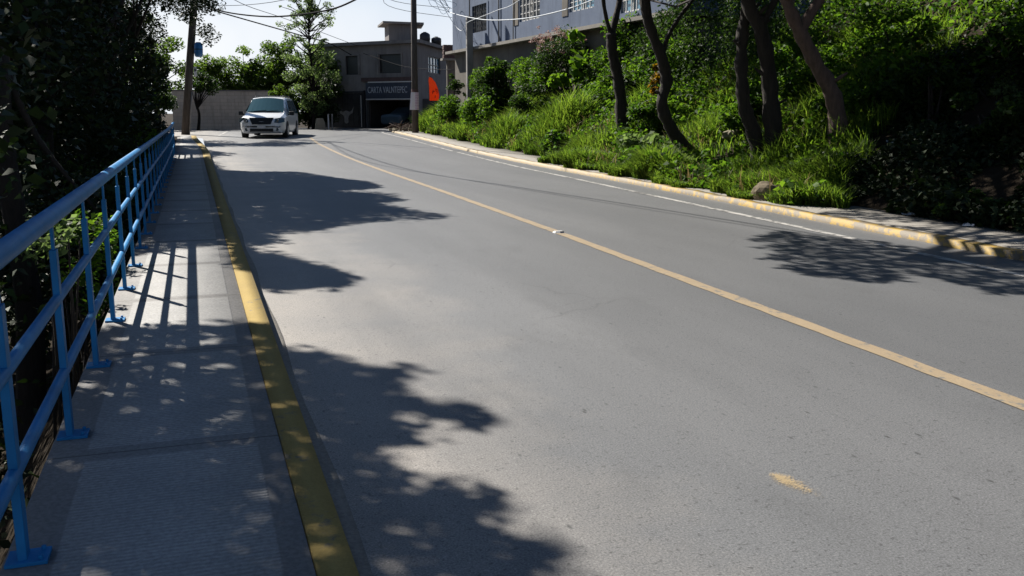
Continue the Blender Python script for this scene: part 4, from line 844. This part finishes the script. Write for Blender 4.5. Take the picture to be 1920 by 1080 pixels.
# car parked in the garage
def wheel(parent, c, r, wd, axis, rimmat='alloy'):
    c = np.array(c, float); a = np.array(axis, float)
    w_ = MB().tube([c - a * wd / 2, c - a * wd * .42, c + a * wd * .42, c + a * wd / 2], [r * .93, r, r, r * .93], 20).build("wheel", 'rubber', parent, local=True)
    rm = MB()
    rm.tube([c + a * (wd / 2 - .02), c + a * (wd / 2 + .004)], [r * .66, r * .62], 18)
    rm.build("rim", rimmat, w_, local=True); return w_
def loft(sections):
    V = [v for s in sections for v in s]; n = len(sections[0]); F = []
    for i in range(len(sections) - 1):
        for k in range(n): F.append((i * n + k, i * n + (k + 1) % n, (i + 1) * n + (k + 1) % n, (i + 1) * n + k))
    F += [tuple(range(n - 1, -1, -1)), tuple(range((len(sections) - 1) * n, len(sections) * n))]
    return MB().add(V, F)
def section(y, zb, zm, wm, zt, wt, wb=None):
    wb = wb or wm * .92; h = [(0, zb), (wb * .8, zb), (wb, zb + .04), (wm, zb + .22), (wm, zm - .12), (wm * .985, zm), (wt + (wm - wt) * .12, zt - .09 * max(.2, (zt - zm))), (wt, zt - .03), (wt * .82, zt), (0, zt + .015)]
    return [(x, y, z) for x, z in h] + [(-x, y, z) for x, z in h[-2:0:-1]]
pc = thing("parked_car", "blue-grey car parked inside the dark garage under the shop sign", "car", tuple(P3(1.85, .46, 1.5)), None, math.atan2(wl[1], wl[0]) + math.pi)
S = [section(-1.9, .3, .62, .70, .70, .6), section(-1.8, .22, .72, .80, .82, .68), section(-.9, .22, .82, .82, .92, .72), section(-.35, .22, .86, .82, 1.30, .56), section(.6, .22, .88, .82, 1.36, .58), section(1.3, .22, .88, .82, .98, .66), section(1.85, .25, .80, .76, .88, .62), section(1.92, .35, .7, .66, .76, .56)]
loft(S).build("body", 'car_blue', pc, local=True)
for sgn in (1, -1): MB().add([(sgn * .80, -.75, .93), (sgn * .80, 1.15, .95), (sgn * .635, .62, 1.29), (sgn * .63, -.30, 1.25)], [(0, 1, 2, 3)]).build("side_window", 'glass_car', pc, local=True)
for y in (-1.2, 1.15):
    for sgn in (1, -1): wheel(pc, (sgn * .74, y, .29), .29, .18, (sgn, 0, 0))
# --- blue house above the bank
H0 = np.array((13.0, 48.)); wh = np.array((1.3, -20.)); wh /= np.linalg.norm(wh); nh = np.array((-wh[1], wh[0])); nh = nh if nh[0] > 0 else -nh
hs = thing("blue_house", "two-storey blue-grey house with barred windows above the bank", "house", (H0[0], H0[1], 1.2))
opsH = [(2.95, 4.9, 5.2, 6.45), (8.85, 11.0, 5.22, 6.55), (13.75, 15.8, 5.16, 6.6), (17.8, 19.2, 4.75, 6.4)]
mb = MB(); wall(mb, H0, wh, nh, 21.5, 4.50, 8.2, opsH, .16)
K1 = H0 + nh * 8; K2 = K1 + wh * 21.5; K3 = H0 + wh * 21.5
for a, b in ((H0, K1), (K1, K2), (K2, K3)): mb.add([(*a, 4.5), (*b, 4.5), (*b, 8.2), (*a, 8.2)], [(0, 1, 2, 3)])
mb.build("upper_wall", 'house_wall', hs)
h2 = lambda s, d, z: np.array((*(H0 + wh * s + nh * d), z)); axh = [np.array((*wh, 0)), np.array((*nh, 0)), np.array((0, 0, 1.))]
mb = MB(); mb.box(h2(10.75, 4.05, 2.5), (21.4, 7.9, 3.72), axh); mb.build("lower_wall", 'house_low', hs)
MB().box(h2(10.75, 3.9, 4.435), (21.9, 8.5, .13), axh).build("ledge", 'walk2', hs)
MB().box(h2(10.75, 3.9, 8.28), (22.2, 8.8, .16), axh).build("roof", 'slab', hs)
window(hs, H0, wh, nh, opsH[0], 'glass_dark', 'dark', 2, 1, .10, .05, (6, 5)); window(hs, H0, wh, nh, opsH[1], 'glass_dark', 'white_trim', 2, 1, .10, .06, (6, 4)); window(hs, H0, wh, nh, opsH[2], 'glass_blue', 'white_trim', 2, 1, .10, .06, (6, 4)); window(hs, H0, wh, nh, opsH[3], 'glass_blue', 'white_trim', 2, 1, .10, .06, (4, 4))
for o in opsH[1:3]: MB().box(h2(o[0] - .35, -.012, (o[2] + o[3]) / 2), (.5, .03, o[3] - o[2] + .2), axh).build("window_trim", 'house_low', hs)
MB().tube([h2(6.6, -.06, 4.5), h2(6.6, -.06, 7.9)], .035, 8).tube([h2(8.3, -.06, 4.5), h2(8.3, -.06, 6.2)], .025, 8).build("drainpipe", 'conc_pole', hs, True)
cp = thing("concrete_post", "square grey concrete post standing in front of the blue house", "post", (12.74, 44, 1.6))
MB().box((12.74, 44, 3.6), (.30, .22, 4.6)).build("shaft", 'conc_pole', cp, bevel=.02); MB().tube([(12.74, 43.95, 5.85), (12.74, 43.95, 7.6)], .03, 8).build("conduit", 'conc_pole', cp, True)
# side lean-to slab at the house's left
ln = thing("boundary_wall", "low beige wall with a concrete cap between the shop and the blue house", "wall", (14.2, 52.5, .8))
MB().box((15.15, 52.5, 2.6), (2.6, .18, 3.4)).build("wall_face", 'house_low', ln); MB().box((15.1, 52.5, 4.36), (3.1, .5, .12)).build("cap", 'walk2', ln); 
rb = thing("brick_stack", "stack of reddish bricks on top of the beige wall between the buildings", "bricks", (14.1, 52.5, 4.42))
mb = MB()
for j in range(6):
    for i in range(4): mb.box((13.75 + i * .23 + .02 * (j % 2), 52.5 + .01 * ((i + j) % 3), 4.48 + j * .125), (.21, .3, .115))
mb.build("bricks", 'band', rb)

# ------------------------------------------------------------------ far left wall, gate posts, block
bw = thing("boundary_wall", "weathered block wall facing the road behind the minivan", "wall", (2.4, 58.2, .44))
MB().box((1.7, 58.3, 1.5), (5.4, .18, 2.3)).build("blockwork", 'block', bw); MB().box((1.7, 58.3, 2.68), (5.5, .26, .07)).build("cap", 'slab', bw)
cb = thing("concrete_block", "grey rough concrete block at the far edge of the road right of the minivan", "block", (7.15, 57, .44))
mb = MB(); mb.prism([(6.92, 56.8, .40), (7.52, 56.8, .40), (7.50, 56.8, .80), (7.40, 56.8, 1.10), (7.02, 56.8, 1.08), (6.97, 56.8, .78)], (0, .4, 0)); mb.build("block_body", 'rock', cb, bevel=.03)
for k, (x, lab) in enumerate([(7.75, "slim white post right of the grey concrete block"), (7.98, "thin grey post at the left end of the dark steel gate")]):
    t = thing("post", lab, "post", (x, 57.2, .44), "short posts by the concrete block")
    MB().box((x, 57.2, .86), (.08, .07, .88)).build("shaft", 'white_trim' if k == 0 else 'conc_pole', t); MB().box((x, 57.2, 1.32), (.11, .10, .04)).build("cap", 'conc_pole', t)

# ------------------------------------------------------------------ far trees
def fartree(name, lab, x, y, z0, clumps, n, size, leaf, tr=.12, ztop=None, group="trees behind the far wall", bark='bark'):
    t = thing(name, lab, "tree", (x, y, z0), group); mb = MB(); zt = ztop or max(c[2] for c in clumps)
    mb.tube(smooth_path([(x, y, z0 - .05), (x + .1, y, z0 + (zt - z0) * .35), (x - .06, y, z0 + (zt - z0) * .65), (x + .05, y, zt)], 4), list(np.linspace(tr, tr * .25, 13)), 7)
    nb = 16 if name != 'slender_tree' else len(clumps)
    for c in clumps[:nb]: branch_mb(mb, (x, y, max(z0 + .6, min(c[2] - .8, z0 + (zt - z0) * .8)) if nb > 16 else z0 + (zt - z0) * .45), [c[:3]], tr * .35, .01); mb.build("trunk", bark, t, True)
    leaves("crown", in_clumps(clumps, n), size, leaf, t, .6); return t
cl = []
for zc, r, n, s in ((1.6, .8, 8, .34), (2.6, 1.2, 13, .36), (3.6, 1.6, 16, .36), (4.6, 1.7, 16, .34), (5.6, 1.7, 14, .27), (6.6, 1.8, 18, .25), (7.5, 1.7, 20, .25), (8.3, 1.4, 18, .26)): cl += scatter_clumps((6.9, 57.6, zc), (r, r, .55), n, s)
fartree("slender_tree", "tall airy pale-leaved tree standing in front of the shop's left end", 6.9, 57.6, .44, cl, 10500, .13, 'leaf_pale', .11, 8.4, None, 'bark')
cl = []
for zc, r, n in ((1.4, 1.0, 14), (2.4, 1.2, 18), (3.2, 1.0, 12)): cl += scatter_clumps((7.95, 59.2, zc), (r * .7, .7, .6), n, .36)
fartree("shade_tree", "dark bushy tree in front of the steel gate right of the slender pale tree", 8.0, 59.3, .44, cl, 4200, .15, 'leaf_left', .09, 2.9, None)
cl = scatter_clumps((5.3, 58.9, 1.7), (1.05, .5, 1.2), 36, .36)
fartree("shade_tree", "dark leafy bush filling the gap between the block wall and the slender pale tree", 5.6, 59.0, .44, cl, 6200, .15, 'leaf_far', .07, 2.4, None)
cl = scatter_clumps((6.9, 60.0, 1.8), (.8, .5, 1.2), 26, .36)
fartree("shade_tree", "dark leafy bush directly behind the slender pale tree's foot", 6.9, 60.1, .44, cl, 4200, .15, 'leaf_dark', .07, 2.6, None)
for k, (x, y, zt, r, lab) in enumerate([(-2.0, 60, 6.6, 2.0, "green tree behind the far wall, just left of the leaning pole"), (1.2, 62, 4.9, 1.9, "rounded green tree behind the block wall above its left end"), (3.6, 62.5, 5.3, 1.8, "green tree behind the middle of the block wall"), (5.5, 62, 6.0, 1.7, "taller green tree behind the right end of the block wall, above the minivan"), (7.6, 62.5, 5.6, 1.7, "green tree between the block wall and the shop, behind the slender tree")]):
    cl = scatter_clumps((x, y, zt * .62), (r, 1.4, zt * .40), 46, .5)
    fartree("far_tree", lab, x, y, .4, cl, 8500, .17, 'leaf_far', .14, zt * .85)
cl = scatter_clumps((-1.7, 55, 2.0), (.95, .6, 1.6), 30, .42)
fartree("shade_tree", "dark bushy tree closing the gap left of the leaning pole's foot", -1.7, 55, .44, cl, 5000, .16, 'leaf_dark', .08, 3.0, None)
cl = scatter_clumps((.75, 56.3, 3.0), (.75, .5, .75), 14, .32)
fartree("small_tree", "small dark tree with a thin trunk standing against the block wall beside the leaning pole", .33, 56.3, .44, cl, 1900, .12, 'leaf_dark', .10, 3.0, None)

# ------------------------------------------------------------------ feather flag
fl = thing("feather_flag", "orange feather flag on a pole beside the bush right of the utility pole", "flag", (12.3, 50, 1.0))
MB().tube(smooth_path([(12.22, 50, .9), (12.2, 50, 2.4), (12.17, 50, 3.1), (12.22, 50, 3.32), (12.36, 50, 3.26)], 4), .014, 6).build("pole", 'dark', fl)
out = [(12.24, 2.05), (12.2, 2.7), (12.19, 3.15), (12.24, 3.30), (12.38, 3.24), (12.56, 3.0), (12.70, 2.66), (12.76, 2.35), (12.74, 2.05)]
mb = MB(); mb.prism([(x, 50.02 + .05 * math.sin(z * 4), z) for x, z in out], (0, .012, 0)); bn = mb.build("banner", 'orange', fl)
mb = MB()
for (x0, z0, x1, z1, w) in [(12.42, 2.62, 12.40, 2.45, .035), (12.36, 2.50, 12.52, 2.56, .03), (12.55, 2.68, 12.67, 2.60, .03), (12.56, 2.66, 12.58, 2.55, .03), (12.58, 2.55, 12.67, 2.52, .03), (12.66, 2.52, 12.62, 2.42, .03), (12.40, 2.45, 12.37, 2.40, .03), (12.54, 2.33, 12.53, 2.20, .035)]:
    a = np.array((x0, 50.0, z0)); b = np.array((x1, 50.0, z1)); d = b - a; L_ = np.linalg.norm(d); d /= L_; u = np.cross(d, (0, 1, 0))
    c = (a + b) / 2; c[1] = 50.02 + .05 * math.sin(c[2] * 4) - .012; mb.box(c, (L_, .012, w), [d, (0, 1, 0), u])
mb.build("print", 'ink', bn)
# pile of dry branches at the end of the far sidewalk
dp = thing("brush_pile", "pile of dry branches and rubble left of the upright utility pole", "brush pile", (10.6, 48.6, .5))
mb = MB()
for k in range(70):
    a = RNG.random() * 6.28; c = np.array((10.5 + RNG.normal(0, .38), 48.6 + RNG.normal(0, .5), .56 + abs(RNG.normal(0, .12)))); d = np.array((math.cos(a), math.sin(a), RNG.normal(0, .3))) * (.2 + .3 * RNG.random()); mb.tube([c - d, c + d], [.018, .008], 5)
mb.build("branches", 'bark_brown', dp); mb = MB()
for k in range(16):
    mb.box((10.4 + RNG.normal(0, .35), 48.4 + RNG.normal(0, .45), .53 + .05 * RNG.random()), tuple(.07 + .12 * RNG.random(3)), None)
mb.build("rubble", 'rock', dp)

# ------------------------------------------------------------------ minivan (front towards -y in its own frame)
vy = 45.55; vz = float(zr(43.1)) - .01
van = thing("minivan", "silver-white minivan with roof rack driving towards the camera at the bend", "minivan", (3.50, vy, vz), None, math.radians(-13.5))
van.rotation_euler[0] = math.radians(-.0)
S = [section(-2.52, .34, .60, .66, .72, .52), section(-2.47, .26, .68, .82, .84, .66), section(-2.33, .22, .78, .93, .92, .76), section(-2.0, .20, .88, .97, 1.0, .80), section(-1.62, .20, .95, .985, 1.08, .82), section(-1.38, .20, .99, .99, 1.15, .82),
     section(-.95, .20, 1.02, .99, 1.42, .70), section(-.50, .20, 1.04, .99, 1.72, .71), section(-.15, .20, 1.05, .99, 1.80, .72), section(.6, .20, 1.06, .99, 1.84, .73), section(1.5, .20, 1.08, .99, 1.83, .72), section(2.2, .22, 1.09, .97, 1.78, .70), section(2.42, .26, 1.09, .94, 1.62, .68), section(2.52, .36, 1.0, .88, 1.12, .66)]
bd = loft(S).build("body", 'car_white', van, True, local=True)
md = bd.modifiers.new("edges", 'EDGE_SPLIT'); md.split_angle = math.radians(38)
def vpart(name, pts, faces, mat, parent=van, th=.006): return MB().add(pts, faces).build(name, mat, parent, local=True)
ws = MB()
for i in range(8):
    a, b = -1 + 2 * i / 8, -1 + 2 * (i + 1) / 8
    lo = lambda u: (u * .84, -1.47 + .10 * u * u, 1.185 - .06 * u * u); hi = lambda u: (u * .70, -.50 + .05 * u * u, 1.80 - .065 * u * u)
    ws.add([lo(a), lo(b), hi(b), hi(a)], [(0, 1, 2, 3)])
ws.build("windshield", 'glass_car', van, True, local=True)
MB().tube([(-.72, -1.425, 1.165), (0, -1.46, 1.185), (.72, -1.425, 1.165)], .018, 6).tube([(-.5, -1.43, 1.19), (.05, -1.40, 1.235)], .010, 5).tube([(.1, -1.44, 1.19), (.6, -1.385, 1.235)], .010, 5).build("wiper", 'rubber', van, local=True)
for sgn in (1, -1):
    f = [(0, 1, 2, 3)] if sgn > 0 else [(3, 2, 1, 0)]
    for (y0, y1, t0, t1) in ((-1.0, -.08, -.42, -.10), (.0, 1.02, .0, 1.02), (1.10, 2.12, 1.10, 1.98)):
        vpart("side_window", [(sgn * 1.0, y0, 1.10), (sgn * 1.0, y1, 1.10), (sgn * .79, t1, 1.70), (sgn * .79, t0, 1.68 if y0 > -.5 else 1.60)], f, 'glass_car')
    h = vpart("headlight", [(sgn * .56, -2.545, .70), (sgn * .76, -2.515, .67), (sgn * .985, -2.33, .72), (sgn * .985, -2.25, .88), (sgn * .80, -2.36, .91), (sgn * .60, -2.46, .875)], [(0, 1, 2, 3, 4, 5)] if sgn > 0 else [(5, 4, 3, 2, 1, 0)], 'lamp')
    MB().tube([(sgn * .70, -2.53, .78), (sgn * .70, -2.48, .78)], .055, 12).build("bulb", 'chrome', h, local=True)
    MB().tube([(sgn * .66, -2.515, .40), (sgn * .66, -2.46, .40)], .07, 12).build("fog_light", 'lamp', van, local=True)
    m_ = MB().box((sgn * 1.13, -1.02, 1.10), (.22, .12, .17)).build("side_mirror", 'dark', van, local=True, bevel=.03)
    MB().box((sgn * 1.0, -1.02, 1.05), (.10, .06, .05)).build("arm", 'dark', m_, local=True)
    for y in (-1.52, 1.52):
        MB().tube([(sgn * .80, y, .36), (sgn * .996, y, .36)], .405, 20).build("wheel_arch", 'rubber', van, local=True)
        wheel(van, (sgn * .90, y, .335), .335, .225, (sgn, 0, 0))
    MB().tube([(sgn * .62, -.05, 1.83), (sgn * .62, .05, 1.89), (sgn * .62, 1.9, 1.89), (sgn * .62, 2.05, 1.83)], .022, 6).build("roof_rail", 'dark', van, local=True)
for y in (.15, 1.5): MB().box((0, y, 1.895), (1.26, .06, .025)).build("crossbar", 'chrome', van, local=True)
MB().prism([(-.53, -2.47, .91), (.53, -2.47, .91), (.40, -2.55, .62), (-.40, -2.55, .62)], (0, .06, 0)).build("grille", 'dark', van, local=True)
mb = MB()
for k in range(3): mb.box((0, -2.55 + .017 * k, .665 + .065 * k), (.76 + .05 * k, .012, .006))
mb.build("grille_bar", 'dark', van, local=True)
MB().box((0, -2.535, .37), (1.0, .05, .13)).build("air_intake", 'dark', van, local=True)
MB().box((0, -2.56, .505), (.36, .02, .13)).build("license_plate", 'white_plastic', van, local=True)
MB().prism([(-.86, -2.46, .24), (.86, -2.46, .24), (.78, -2.53, .32), (-.78, -2.53, .32)], (0, .08, 0)).build("bumper", 'car_white', van, local=True)
